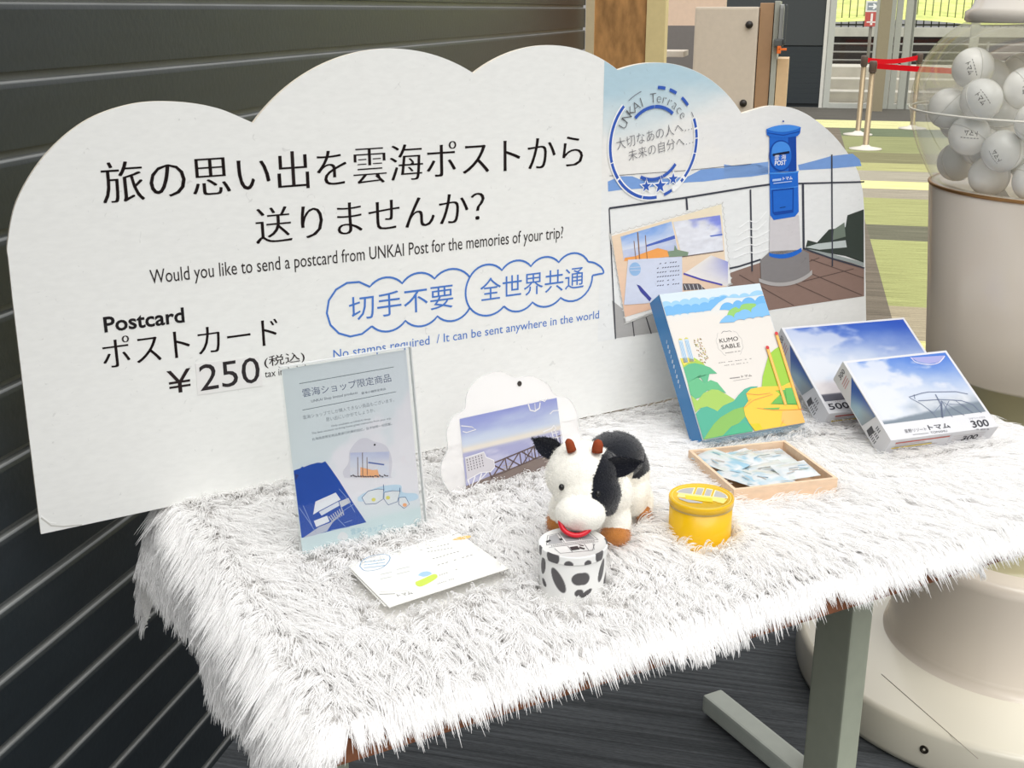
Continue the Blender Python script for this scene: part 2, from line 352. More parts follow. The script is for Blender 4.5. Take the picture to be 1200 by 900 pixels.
# outside: terrace, steps, rails, lawn, fence
m = MB(); m.add([R(-3, BACK + .2, -.02), R(14, BACK + .2, -.02), R(14, 27, -.02), R(-3, 27, -.02)], [(0, 1, 2, 3)], (188, 182, 170)); struct(m.build('ground', M_STONE))
m = MB()
for k in range(3): m.box(R(-2, 20.2 + k * .6, -.02), XP * 15, WD * (.62 if k < 2 else 1.2), UP * (.17 * (k + 1)), (196, 190, 178), .01)
tag(m.build('stone_steps', M_STONE), 'pale concrete steps outside the glazed entrance', 'steps')
m = MB(); m.box(R(-2, 23.6, 0), XP * 16, WD * .3, UP * .95, (56, 50, 46)); m.box(R(-2, 23.5, .95), XP * 16, WD * .5, UP * .16, (198, 196, 182)); struct(m.build('wall_terrace', M_STONE))
m = MB()
for k in range(4):
    z = .40 + k * .145; m.tube([R(-1, 22.9, z), R(13, 22.9, z)], .018, (170, 168, 160), 6)
for u in np.arange(-1, 13.1, 1.4): m.tube([R(u, 22.9, 0), R(u, 22.9, .88)], .022, (120, 118, 112), 6)
tag(m.build('terrace_railing', M_PAINT), 'grey horizontal bar railing outside behind the entrance glass', 'railing')
m = MB(); gx = np.linspace(-3, 16, 33); gy = np.linspace(23.9, 60, 25); G = []
for a in gx:
    for b in gy: G.append(R(a - 1 + (b - 24) * .1, b, 1.08 + (b - 23.9) * .12 + .25 * vnoise(a * .7, b * .4, 2)))
m.add(G, [(i * 25 + j, (i + 1) * 25 + j, (i + 1) * 25 + j + 1, i * 25 + j + 1) for i in range(32) for j in range(24)], (206, 212, 128), True)
struct(m.build('lawn', M_GRASS))
m = MB(); z0 = 1.05
for u in np.arange(-1, 11, .14): m.tube([R(u, 24.6, z0), R(u, 24.6, z0 + .78)], .012, (120, 124, 84), 5)
for z in (z0 + .1, z0 + .76): m.tube([R(-1, 24.6, z), R(11, 24.6, z)], .016, (120, 124, 84), 5)
tag(m.build('lawn_fence', M_PAINT), 'thin barred metal fence along the bright green lawn', 'fence')
c = on_back(1022, 16, 22.6); t = thing('direction_sign', R(c[0], 22.6, 0), 'white and red sign with a right arrow seen through the glass', 'sign')
m = MB(); a = on_back(1014, 16, 22.6)[0]; b = on_back(1030, 16, 22.6)[0]; zz = [on_back(1022, y, 22.6)[1] for y in (31, 14, 1)]
m.box(R(a, 22.6, zz[0]), XP * (b - a), WD * .03, UP * (zz[1] - zz[0]), (196, 88, 80)); m.box(R(a, 22.6, zz[1]), XP * (b - a), WD * .03, UP * (zz[2] - zz[1]), (236, 236, 232))
sh = Sheet(R(a, 22.6, zz[1]), XP, UP, -WD, .003); w = b - a; h = zz[2] - zz[1]
m.poly(sh, [(w * .12, h * .15), (w * .92, h * .15), (w * .92, h * .85), (w * .12, h * .85)], (150, 158, 164), 1)
m.poly(sh, [(w * .2, h * .44), (w * .55, h * .44), (w * .5, h * .25), (w * .62, h * .25), (w * .86, h * .5), (w * .62, h * .75), (w * .5, h * .75), (w * .55, h * .56), (w * .2, h * .56)], (250, 250, 250), 2)
sh = Sheet(R(a, 22.6, zz[0]), XP, UP, -WD, .003); h = zz[1] - zz[0]
m.stroke(sh, [(w * .5, h * .1), (w * .5, h * .9)], w * .16, (244, 236, 230), 1); m.stroke(sh, [(w * .15, h * .3), (w * .85, h * .3)], w * .1, (244, 236, 230), 1)
m.build('panel', M_PAINT, t)
m = MB(); m.tube([R(c[0], 22.65, 0), R(c[0], 22.65, zz[1])], .03, (120, 116, 104)); m.build('post', M_PAINT, t)

# beige locker on the far side of the end wall, with hood and metal edge
D = 6.6; a = on_back(812, 70, D)[0]; b = on_back(886, 70, D)[0]; e = on_back(902, 70, D)[0]; f = on_back(910, 70, D)[0]; zt = on_back(850, 8, D)[1]
t = thing('storage_locker', R((a + b) / 2, D, 0), 'tall beige storage locker with brown side edge and two black bolts', 'locker')
m = MB(); m.box(R(a, D, 0), XP * (b - a), WD * .45, UP * zt, (206, 194, 178), .012); m.build('door_panel', M_PAINT, t)
m = MB(); m.box(R(b + .004, D + .02, 0), XP * (e - b), WD * .43, UP * (zt + .02), (170, 136, 104), .004); m.build('side_panel', M_PAINT, t)
m = MB(); m.box(R(e + .008, D + .01, 0), XP * (f - e - .008), WD * .44, UP * (zt + .03), (168, 170, 160), .004); m.build('metal_edge', M_PAINT, t)
for x, y in ((878, 29), (871, 121)):
    p = on_plane(x, y, WD * (D - .001), WD); m = MB(); m.lathe(p, [(0, .02), (.014, .018), (.02, .006), (.02, 0)], (40, 34, 30), 16, -WD); m.build('bolt', M_PAINT, t)
m = MB(); q = on_back(904, 50, D); r2 = on_back(919, 5, D)
m.box(R(f + .002, D - .03, q[1]), XP * (r2[0] - f), WD * .2, UP * (r2[1] - q[1]), (150, 152, 150), .02)
m.box(R(f + .03, D - .05, q[1] - .01), XP * (r2[0] - f - .01), WD * .05, UP * (r2[1] - q[1] + .01), (74, 78, 80), .01)
m.box(R(f - .02, D - .04, q[1] - .02), XP * (r2[0] - f + .03), WD * .2, UP * .04, (90, 92, 92), .01); m.build('screen_hood', M_PAINT, t)
m = MB(); q = on_back(908, 58, D); m.box(R(f, D - .04, q[1] - .02), XP * .02, WD * .05, UP * .04, (240, 120, 50), .004); m.box(R(f, D - .04, q[1] - .004), XP * .05, WD * .02, UP * .012, (240, 120, 50), .003); m.build('clip', M_PAINT, t)
m = MB(); m.box(R(f + .004, D + .05, 0), XP * .06, WD * .3, UP * (q[1] - .05), (222, 190, 150)); m.build('side_board', M_PAINT, t)

# queue posts with red belts
def stanchion(x, y, label):
    p = on_z(x, y, 0); t = thing('queue_post', p, label, 'queue post', 'steel queue posts by the entrance')
    m = MB(); m.lathe(p, [(0, 0), (.17, 0), (.17, .012), (.06, .03), (.03, .05), (0, .05)], (214, 208, 196), 32); m.build('base', M_PAINT, t)
    m = MB(); m.lathe(p, [(.031, .04), (.031, .8)], (150, 134, 108), 20); m.build('pole', M_METAL, t)
    m = MB(); m.lathe(p, [(.036, .8), (.04, .81), (.04, .9), (.034, .915), (0, .918)], (88, 72, 62), 20); m.build('belt_head', M_PAINT, t); return p
A = stanchion(1005, 158, 'steel queue post, left one of the pair by the entrance')
B = stanchion(1014, 175, 'steel queue post, nearer right one of the pair by the entrance')
C_ = stanchion(1069, 151, 'steel queue post half hidden by the clear dome')
def belt(p, q, label):
    d = unit(q - p); d0 = V3(-d[1], d[0], 0); m = MB(); pts = [p + (q - p) * k for k in np.linspace(0, 1, 13)]; a = []; 
    for k, s in enumerate(pts):
        sag = -.03 * math.sin(math.pi * k / 12); a += [s + UP * (.89 + sag), s + UP * (.835 + sag)]
    m.add(a + [x + d0 * .004 for x in a], [(2 * i + o, 2 * i + 2 + o, 2 * i + 3 + o, 2 * i + 1 + o) for i in range(12) for o in (0, 26)] + [(2 * i + e, 2 * i + 2 + e, 2 * i + 28 + e, 2 * i + 26 + e) for i in range(12) for e in (0, 1)], (214, 22, 34))
    tag(m.build('barrier_belt', M_FELT), label, 'belt', 'red barrier belts')
belt(A + unit(C_ - A) * .045, C_ - unit(C_ - A) * .045, 'red barrier belt stretched between the two farther queue posts')
E_ = B + (on_z(1300, 196, 0) - B); belt(B + unit(E_ - B) * .045, E_, 'red barrier belt running from the nearer post behind the dome')

# ------------------------------------------------------------------ table and fur throw
TYAW = math.radians(28.03); EX = V3(math.cos(TYAW), math.sin(TYAW), 0); EY = V3(-math.sin(TYAW), math.cos(TYAW), 0)
T0 = V3(-.2027, .9974, 0); TL, TD, TZ = 1.37, .675, .705
def T(s, t, z): return T0 + EX * s + EY * t + UP * z
t = thing('folding_table', T(TL / 2, TD / 2, 0), 'table with grey green steel legs under the white fur throw', 'table')
m = MB(); m.box(T(0, 0, TZ - .028), EX * TL, EY * TD, UP * .028, (150, 98, 70), .003); m.build('table_top', M_WOOD, t)
GREEN = (176, 182, 164)
for s in (.115, 1.075):
    m = MB(); m.box(T(s - .024, .30, .05), EX * .048, EY * .085, UP * (TZ - .078), GREEN, .004); m.build('leg', M_PAINT, t)
    m = MB(); m.box(T(s - .024, .03, .012), EX * .048, EY * .66, UP * .04, (206, 213, 203), .006); m.build('foot', M_PAINT, t)
m = MB(); m.box(T(.15, .32, TZ - .09), EX * .9, EY * .04, UP * .06, GREEN, .004); m.build('cross_beam', M_PAINT, t)

FZ = .718                                               # cloth level under the pile
def sstep(x, a, b): x = np.clip((x - a) / (b - a), 0, 1); return x * x * (3 - 2 * x)
def front_drop(s):
    return np.interp(s, [-.05, .01, .03, .06, .10, .19, .23, .28, .37, .42, .46, .52, .59, .65, .68, .70, .74, .86, .92, .95, .98, 1.0, 1.37], [.09, .05, .002, -.010, .008, .007, .004, .011, .014, .013, .030, .026, .012, .006, -.018, -.014, .008, .010, .012, .038, .014, .014, .016])
def left_drop(t): return .10 + .012 * np.sin(t * 14)
def throw_point(s, t):
    """cloth laid over the table: s, t in table axes, running past the edges means hanging down"""
    s = np.asarray(s, float); t = np.asarray(t, float)
    ds = np.maximum(-s, 0); dr = np.maximum(s - TL, 0); df = np.maximum(-t, 0); db = np.maximum(t - TD, 0)
    fold = .008 * np.sin(s * 31 + np.sin(t * 9)) * np.minimum(1, (df + db) * 30) + .008 * np.sin(t * 27) * np.minimum(1, (ds + dr) * 30)
    x = np.clip(s, 0, TL) - np.minimum(ds, .012) - (.02 + .3 * sstep(t, .5, .66)) * ds + np.minimum(dr, .012) + .1 * dr
    y = np.clip(t, 0, TD) - np.minimum(df, .012) - .12 * df + np.minimum(db, .012) + .2 * db
    x = x - np.where(ds > 0, fold, 0); y = y - np.where(df > 0, fold, 0)
    drop = ds + dr + df + db; z = FZ - np.where(drop > 0, drop - np.minimum(drop, .012) * .5, 0)
    return T0 + x[..., None] * EX + y[..., None] * EY + z[..., None] * UP
# backing cloth
s_ = np.concatenate([np.linspace(-.10, 0, 8)[:-1], np.linspace(0, TL, 138), np.linspace(TL, TL + .10, 6)[1:]])
t_ = np.concatenate([np.linspace(-1, 0, 6)[:-1], np.linspace(0, TD, 40), np.linspace(TD, TD + .12, 6)[1:]])
S, Tt = np.meshgrid(s_, t_, indexing='ij'); Tt = np.where(Tt < 0, Tt * np.maximum(front_drop(S), 0), np.where(Tt < .03, np.maximum(Tt, -front_drop(S)), Tt))
P = throw_point(S, Tt); nt_ = len(t_)
m = MB(); m.add(P.reshape(-1, 3), [(i * nt_ + j, (i + 1) * nt_ + j, (i + 1) * nt_ + j + 1, i * nt_ + j + 1) for i in range(len(s_) - 1) for j in range(nt_ - 1)], (246, 245, 243), True)
throw = m.build('fur_throw', M_FELT); tag(throw, 'long pile white faux fur throw draped over the table', 'fur throw')
FOOT = []                                               # outlines on the table that the pile keeps clear of
def keep_clear(pts, grow=.004):
    P = np.array([p[:2] for p in pts]); c = P.mean(0); d = P - c; FOOT.append(c + d * (1 + grow / np.linalg.norm(d, axis=1)[:, None]))
def make_pile():
    # clumps on the cloth
    def region(n, s0, s1, t0, t1): return RNG.uniform(s0, s1, n), RNG.uniform(t0, t1, n)
    dens = 17000
    regs = [region(int(dens * TL * TD), 0, TL, 0, TD), region(int(dens * TL * .05 * .55), 0, TL, -1, 0), region(int(dens * TD * .13), -.10, 0, 0, TD),
            region(int(dens * TD * .1 * .6), TL, TL + .1, 0, TD), region(int(dens * TL * .1 * .4), 0, TL, TD, TD + .12), region(int(dens * .13 * .1 * .8), -.10, 0, TD, TD + .12), region(int(dens * .13 * .1 * .8), -.1, 0, -1, 0)]
    s = np.concatenate([r[0] for r in regs]); t = np.concatenate([r[1] for r in regs]); t = np.where(t < 0, t * front_drop(s), np.maximum(t, -front_drop(s)))
    NS = 11; n = len(s)
    S = np.repeat(s, NS) + RNG.normal(0, .0055, n * NS); Tq = np.repeat(t, NS) + RNG.normal(0, .0055, n * NS)
    Tq = np.maximum(Tq, -front_drop(S)); S = np.maximum(S, -.10)
    root = throw_point(S, Tq); e = 1e-3
    a = throw_point(S + e, Tq) - throw_point(S - e, Tq); b = throw_point(S, Tq + e) - throw_point(S, Tq - e)
    nr = np.cross(a, b); nr /= np.linalg.norm(nr, axis=1)[:, None] + 1e-12
    hang = np.clip(np.maximum.reduce([-S, S - TL, -Tq, Tq - TD]) / .006, 0, 1)
    nr = np.where((hang > 0)[:, None] & (nr[:, 2:] < -.05), -nr, nr)
    # combing: towards the front of the table, swirling slowly, per clump jitter
    ang = -math.pi / 2 + 1.5 * (fbm(s * 4, t * 4, 5, 2) - .5) + RNG.normal(0, .25, n)
    edge = np.clip(1 - t / .05, 0, 1); ledge = np.clip(1 - s / .05, 0, 1)
    dx, dy = np.cos(ang), np.sin(ang)
    dx = dx * (1 - .5 * edge) - 1.3 * ledge; dy = dy * (1 - .3 * ledge) - .8 * edge * (dy > -.4)
    L_ = np.hypot(dx, dy) + 1e-6; dx /= L_; dy /= L_
    ln = RNG.uniform(.65, 1.3, n) * (1 - .42 * edge)
    # pile stands up where it is pushed aside by the things lying in it
    C0 = throw_point(s, t); near = np.zeros(n)
    for poly in FOOT:
        k = len(poly); ar = np.sign(sum(poly[i][0] * poly[(i + 1) % k][1] - poly[(i + 1) % k][0] * poly[i][1] for i in range(k))); dmax = np.full(n, -9.)
        for i in range(k):
            p, q = poly[i], poly[(i + 1) % k]; l = np.hypot(*(q - p)) + 1e-9; dmax = np.maximum(dmax, -ar * ((q[0] - p[0]) * (C0[:, 1] - p[1]) - (q[1] - p[1]) * (C0[:, 0] - p[0])) / l)
        near = np.maximum(near, np.clip(1 - dmax / .022, 0, 1))
    near = np.repeat(near, NS)[:, None]
    cd = (dx[:, None] * EX + dy[:, None] * EY); cd = np.repeat(cd, NS, 0); ln = np.repeat(ln, NS) * RNG.uniform(.75, 1.1, n * NS)
    cen = np.repeat(throw_point(s, t), NS, 0); pull = (cen - root) * .55 + RNG.normal(0, .0020, (n * NS, 3))
    ok = np.ones(n * NS, bool)
    for poly in FOOT:
        inside = np.ones(n * NS, bool); k = len(poly); ar = sum(poly[i][0] * poly[(i + 1) % k][1] - poly[(i + 1) % k][0] * poly[i][1] for i in range(k))
        for i in range(k):
            p, q = poly[i], poly[(i + 1) % k]; cr = (q[0] - p[0]) * (root[:, 1] - p[1]) - (q[1] - p[1]) * (root[:, 0] - p[0]); inside &= (cr * np.sign(ar) > 0)
        ok &= ~(inside & (root[:, 2] > FZ - .01))
    root, nr, hang, cd, ln, pull, near = root[ok], nr[ok], hang[ok], cd[ok], ln[ok], pull[ok], near[ok]
    K = 6; pts = np.zeros((len(root), K, 3)); h = hang[:, None]
    spread = nr * (1 - h) + h * unit_rows(nr + UP * .1)
    over_e = np.zeros(len(root))
    for j in range(K):
        q = j / (K - 1)
        top = nr * (.0145 * ln[:, None] * (1 - (1 - q) ** 1.8)) * (1 + .5 * near) + cd * (.046 * ln[:, None] * q ** 1.4) * (1 - .62 * near)
        hng = nr * (.012 * ln[:, None] * (1 - (1 - q) ** 2)) - UP * (.030 * ln[:, None] * q ** 1.35) + cd * (.006 * q)
        p = root + top * (1 - h) + hng * h + pull * q
        rel = p - T0; ss = rel @ EX; tt = rel @ EY
        over = np.maximum.reduce([-ss, ss - TL, -tt, tt - TD]) * (1 - hang); p[:, 2] -= np.maximum(over, 0) * 1.0
        pts[:, j] = p
    hc = bpy.data.hair_curves.new('fur_pile'); N = len(root); hc.add_curves([K] * N)
    hc.attributes['position'].data.foreach_set('vector', pts.astype(np.float32).ravel())
    rad = np.tile(np.array([.0008, .0008, .00075, .00062, .00045, .00012], np.float32), N)
    ra = hc.attributes.get('radius') or hc.attributes.new('radius', 'FLOAT', 'POINT'); ra.data.foreach_set('value', rad)
    hc.materials.append(M_FUR); o = bpy.data.objects.new('fur_pile', hc); SC.collection.objects.link(o); o.parent = throw; o['kind'] = 'stuff'
    print('fur strands', N)

# ------------------------------------------------------------------ cloud-shaped signboard
u_, v_, n_ = frame(math.radians(30), 0); B0 = on_z(48, 626, .73); BT = .008
SB = Sheet(B0, u_, v_, n_)
sign = thing('cloud_signboard', B0 + u_ * .8, 'large white cloud-shaped signboard with Japanese lettering standing along the back of the table', 'signboard')
def arc3(p, q, r, n=14):
    """points on the circle through p, q, r from p to r"""
    (x1, y1), (x2, y2), (x3, y3) = p, q, r; d = 2 * (x1 * (y2 - y3) + x2 * (y3 - y1) + x3 * (y1 - y2))
    if abs(d) < 1e-9: return [tuple(np.array(p) + (np.array(r) - p) * k / n) for k in range(n + 1)]
    ux = ((x1**2 + y1**2) * (y2 - y3) + (x2**2 + y2**2) * (y3 - y1) + (x3**2 + y3**2) * (y1 - y2)) / d
    uy = ((x1**2 + y1**2) * (x3 - x2) + (x2**2 + y2**2) * (x1 - x3) + (x3**2 + y3**2) * (x2 - x1)) / d
    a = [math.atan2(y - uy, x - ux) for x, y in (p, q, r)]; tp = 2 * math.pi; R_ = math.hypot(x1 - ux, y1 - uy)
    s = (a[2] - a[0]) % tp; m_ = (a[1] - a[0]) % tp
    if m_ > s: s -= tp
    return [(ux + R_ * math.cos(a[0] + s * k / n), uy + R_ * math.sin(a[0] + s * k / n)) for k in range(n + 1)]
def bez(P, n=12):
    """smooth curve through the points"""
    P = np.array(P, float); Q = np.vstack([2 * P[0] - P[1], P, 2 * P[-1] - P[-2]]); out = []
    for i in range(1, len(Q) - 2):
        for k in range(n):
            t = k / n; a, b, c, d = Q[i - 1:i + 3]; out.append(.5 * (2 * b + (c - a) * t + (2 * a - 5 * b + 4 * c - d) * t * t + (3 * b - a - 3 * c + d) * t ** 3))
    return [tuple(q) for q in out] + [tuple(P[-1])]
L = lambda x, y: tuple(SB.px(x, y))
OUT = [L(48, 626)] + [L(15, 352)] + bez([L(10, 305), L(9, 285), L(20, 235), L(52, 183), L(98, 143), L(150, 123), L(200, 119), L(252, 126), L(297, 144)], 8)
OUT += arc3(L(297, 144), L(408, 64), L(555, 86), 40)[1:] + arc3(L(555, 86), L(648, 53), L(724, 82), 26)[1:] + arc3(L(724, 82), L(810, 81), L(869, 133), 26)[1:]
OUT += bez([L(869, 133), L(905, 124), L(940, 131), L(975, 157), L(1000, 190), L(1010, 218), L(1013, 250)], 8)[1:] + [L(1015, 372), L(1015, 418)]
m = MB(); nO = len(OUT)
m.add([SB.w(a, b) for a, b in OUT], [tuple(range(nO))], (232, 232, 229))
m.add([SB.w(a, b) - n_ * BT for a, b in OUT], [tuple(range(nO))[::-1]], (225, 224, 220))
ed = [SB.w(a, b) for a, b in OUT]; m.add(ed + [p - n_ * BT for p in ed], [(i, (i + 1) % nO, nO + (i + 1) % nO, nO + i) for i in range(nO)], (222, 214, 200))
# printed photograph on the right-hand bumps
uO = np.array([p[0] for p in OUT[2:-2]]); vO = np.array([p[1] for p in OUT[2:-2]])
iO = np.argmax(uO > .3); tops = OUT[1:]
us0 = np.array([p[0] for p in tops]); vs0 = np.array([p[1] for p in tops]); sel = us0 > .6
order = np.argsort(us0[sel], kind='stable'); tu, tv = us0[sel][order], vs0[sel][order]
ub = [L(708, 83)[0], L(714, 398)[0]]; uR = max(L(1013, 250)[0], L(1013, 347)[0]); uL = L(708, 83)[0]
uW = tu[np.argmax(tu > 1.4):][0]
top_f = lambda u: np.interp(u, tu, tv) - .0006
q0, q1 = L(721, 397), L(1013, 347); bot_f = lambda u: q0[1] + (u - q0[0]) * (q1[1] - q0[1]) / (q1[0] - q0[0])
def pic(U, Vv):
    P = SB.o + U[..., None] * SB.u + Vv[..., None] * SB.v; X = proj(P); x, y = X[..., 0], X[..., 1]
    nz = fbm(U * 5, Vv * 12, 3); yb = y - .1 * (860 - x)
    c = mixc(np.array((176, 202, 214)), np.array((232, 230, 226)), sstep(yb + 90 * (nz - .5), 75, 150)[..., None])
    c = mixc(c, (226, 226, 226), (sstep(nz, .5, .7) * .6)[..., None]); c = mixc(c, (206, 208, 208), (sstep(x, 860, 1000) * sstep(nz, .35, .6) * .55)[..., None])
    c = mixc(c, (230, 231, 230), sstep(yb, 190, 215)[..., None]); return c
uu = np.linspace(uL, min(uR, tu.max() - .002), 150); m.strip(SB, uu, bot_f, top_f, 60, pic, 1)
BLUE = (52, 104, 190); ML = 2
c1 = lambda pts: crop(pts, 700, 90, 5.622); c3 = lambda pts: crop(pts, 860, 130, 3.6); c4 = lambda pts: crop(pts, 700, 230, 5.294)
mt = c1([(68, 690), (150, 655), (230, 655), (290, 680), (400, 672), (500, 668), (600, 655), (680, 612), (760, 602), (880, 600), (1000, 574)]) + [(884, 192), (900, 196)]
mb = [(900, 204), (880, 207)] + c1([(870, 668), (700, 690), (600, 695), (420, 715), (300, 735), (150, 745), (70, 756)])
m.ppx(SB, mt + mb, (122, 158, 214), ML)
m.ppx(SB, c3([(270, 228), (340, 210), (410, 190), (500, 180), (530, 205), (538, 232), (410, 243), (275, 250)]), (120, 156, 212), ML)
m.ppx(SB, c3([(-42, 225), (0, 232), (60, 224), (145, 214), (145, 262), (60, 272), (0, 280), (-42, 285)]), (128, 162, 214), ML)
# deck, slope with trees, railings
m.ppx(SB, [(838, 326), (866, 316), (905, 303), (945, 291), (1012.5, 313), (1012.5, 347), (905, 363), (838, 374)], (140, 116, 106), ML)
for a, b in (((866, 322), (930, 358)), ((900, 318), (975, 352)), ((930, 312), (1010, 346)), ((950, 304), (1012, 326)), ((848, 336), (895, 363)), ((1000, 315), (940, 330)), ((960, 302), (905, 322))): m.spx(SB, [a, b], .0018, (100, 82, 76), ML + 1)
m.ppx(SB, c3([(300, 580), (310, 545), (350, 555), (400, 500), (470, 490), (478, 440), (500, 432), (547, 415), (547, 640), (470, 612), (400, 600)]), (58, 66, 60), ML + 1)
m.ppx(SB, c3([(300, 575), (350, 560), (470, 545), (475, 575), (360, 585)]), (188, 196, 194), ML + 2)
m.ppx(SB, c3([(420, 500), (465, 470), (470, 530), (415, 545)]), (112, 124, 112), ML + 2)
m.ppx(SB, c3([(300, 580), (400, 600), (547, 640), (547, 655), (300, 588)]), (150, 158, 156), ML + 2)
RAIL = (64, 66, 76)
for pts, w in (([(713.5, 244), (800, 232), (880, 219), (902, 216)], .0034), ([(935, 215), (974, 214), (1012.5, 213)], .003), ([(838, 318), (866, 312), (891, 304)], .0034), ([(941, 291), (975, 303), (1012.5, 314)], .003),
               ([(879, 222), (881, 318)], .0036), ([(940.5, 215), (941.5, 292)], .0052), ([(974.3, 181), (975, 312)], .0036), ([(804, 232), (805, 246)], .004), ([(713.5, 244), (721, 397)], .0022), ([(714, 206), (800, 200), (880, 192)], .0008)): m.spx(SB, pts, w, RAIL, ML + 3)
m.ppx(SB, [(717, 352), (735, 366), (768, 355), (780, 388), (720.5, 396.5)], (172, 170, 168), ML)
for a, b in (((739, 360), (743, 394)), ((757, 372), (763, 391))): m.spx(SB, [a, b], .0022, (70, 68, 72), ML + 1)
# blue post box in the photograph
PB, PD, PL = (36, 104, 200), (22, 70, 158), (70, 140, 224)
m.ppx(SB, arc3(*c3([(104, 720), (215, 738), (328, 690)])) + c3([(328, 670)]) + arc3(*c3([(328, 670), (215, 720), (104, 705)])), (176, 172, 170), ML + 4)
m.ppx(SB, c3([(110, 628), (112, 708)]) + arc3(*c3([(112, 708), (215, 722), (318, 680)])) + c3([(314, 600), (285, 584), (150, 592)]), (134, 130, 130), ML + 5)
m.ppx(SB, c3([(150, 440), (147, 600), (215, 612), (281, 590), (272, 440)]), (206, 202, 204), ML + 5)
m.ppx(SB, c3([(145, 598), (147, 612)]) + arc3(*c3([(147, 612), (220, 620), (284, 592)])) + c3([(282, 576)]) + arc3(*c3([(282, 576), (215, 602), (145, 598)])), PB, ML + 6)
m.ppx(SB, c3([(148, 262), (151, 440), (165, 460), (255, 445), (271, 425), (268, 255)]), PB, ML + 6)
m.ppx(SB, c3([(157, 332), (160, 430), (170, 440), (248, 428), (250, 322)]), PD, ML + 7); m.ppx(SB, c3([(162, 338), (164, 426), (243, 416), (244, 330)]), PB, ML + 8)
m.spx(SB, c3([(190, 408), (214, 404)]), .0012, (20, 40, 90), ML + 9); m.spx(SB, c3([(146, 263), (210, 262), (270, 256)]), .003, PL, ML + 7); m.spx(SB, c3([(150, 330), (210, 327), (268, 318)]), .002, PL, ML + 7)
m.ppx(SB, c3([(148, 100), (148, 260), (262, 252), (260, 98)]), PB, ML + 5)
m.ppx(SB, c3([(226, 100), (228, 255), (262, 252), (260, 98)]), PD, ML + 6)
m.ppx(SB, c3([(134, 76), (136, 100), (148, 108), (205, 114), (265, 106), (276, 94), (280, 68)]), PB, ML + 7)
m.ppx(SB, arc3(*c3([(134, 76), (205, 58), (280, 68)])) + arc3(*c3([(280, 68), (207, 88), (134, 76)])), PL, ML + 8); m.spx(SB, c3([(138, 92), (205, 102), (277, 86)]), .0016, PD, ML + 8)
m.ppx(SB, arc3(*c3([(203, 40), (206, 47), (208, 40)]), 6), PD, ML + 7)
el = lambda cx, cy, rx, ry, n=40: [(cx + rx * math.cos(2 * math.pi * k / n), cy + ry * math.sin(2 * math.pi * k / n)) for k in range(n)]
m.ppx(SB, c3(el(195, 188, 50, 66)), PD, ML + 8); m.ppx(SB, c3(el(195, 188, 44, 60)), PB, ML + 9)
m.ppx(SB, arc3(*c3([(156, 172), (195, 128), (234, 160)])) + c3([(234, 172), (195, 178), (156, 182)]), PL, ML + 10); m.ppx(SB, c3([(160, 180), (230, 168), (230, 178), (160, 190)]), (24, 34, 60), ML + 11)
m.tpx(SB, '雲 海', c3([(166, 208)])[0], c3([(216, 182)])[0], (236, 240, 248), ML + 12); m.tpx(SB, 'POST', c3([(167, 230)])[0], c3([(216, 206)])[0], (236, 240, 248), ML + 12, .02)
m.tpx(SB, 'トマム', c3([(201, 292)])[0], c3([(243, 274)])[0], (236, 240, 248), ML + 12, .02); m.spx(SB, c3([(158, 292), (195, 288)]), .004, (170, 196, 236), ML + 12); m.spx(SB, c3([(162, 305), (240, 296)]), .0014, (190, 208, 240), ML + 12)
for k in range(5):
    y0 = 475 + 33 * k; m.spx(SB, bez(c3([(20 - 6 * k, y0 + 18 - k), (60, y0 - 10), (95, y0 - 8), (136 + (16 if k > 1 else 0), y0 - 52 + 6 * k)]), 6), .0016, (246, 246, 246), ML + 4)
# stamp-shaped inset with postcards
def perforated(q, n1, n2):
    out = []
    for i in range(4):
        a, b = np.array(q[i]), np.array(q[(i + 1) % 4]); n_p = n1 if i % 2 == 0 else n2; d = (b - a) / n_p; nrm = np.array([d[1], -d[0]])
        for k in range(n_p):
            p = a + d * k
            for j in range(5): th = math.pi * j / 5; out.append(tuple(p + d * (.5 - .5 * math.cos(th)) - nrm * .28 * math.sin(th)))
    return out
m.ppx(SB, perforated([(713, 273), (847, 236), (858, 333), (731, 380)], 17, 13), (238, 237, 234), ML + 5)
for q_ in (perforated([(713, 273), (847, 236), (858, 333), (731, 380)], 17, 13),): m.spx(SB, q_, .0012, (206, 204, 200), ML + 6, True)
inq = c4([(168, 748), (800, 560), (765, 48), (84, 246)]); iq = [SB.px(*p) for p in inq]
m.quad(SB, iq, 30, 20, lambda a, b: mixc((232, 190, 164), (236, 226, 200), (b * .6 + a * .4)[..., None]), ML + 7)
m.quad(SB, [SB.px(*p) for p in c4([(160, 400), (500, 350), (455, 155), (140, 250)])], 30, 24, lambda a, b: np.where((b > .45)[..., None], mixc((214, 220, 236), (120, 160, 224), ((b - .45) * 2 * fbm(a * 4, b * 6, 4))[..., None] * 1.4), mixc((208, 214, 232), (178, 188, 220), fbm(a * 6, b * 9, 2)[..., None])), ML + 8)
m.ppx(SB, c4([(300, 300), (475, 240), (478, 262), (380, 290), (300, 312)]), (84, 108, 190), ML + 9)
m.ppx(SB, c4([(160, 400), (165, 380), (230, 370), (310, 340), (370, 320), (430, 335), (440, 372), (300, 392)]), (240, 164, 92), ML + 9)
m.ppx(SB, c4([(430, 340), (470, 335), (475, 300), (490, 330), (560, 345), (555, 368), (440, 375)]), (130, 150, 128), ML + 10)
for x, y0 in ((222, 275), (245, 222), (292, 240)): m.spx(SB, c4([(x, y0), (x + 12, 390)]), .0022 if x == 245 else .0014, (140, 104, 76), ML + 10)
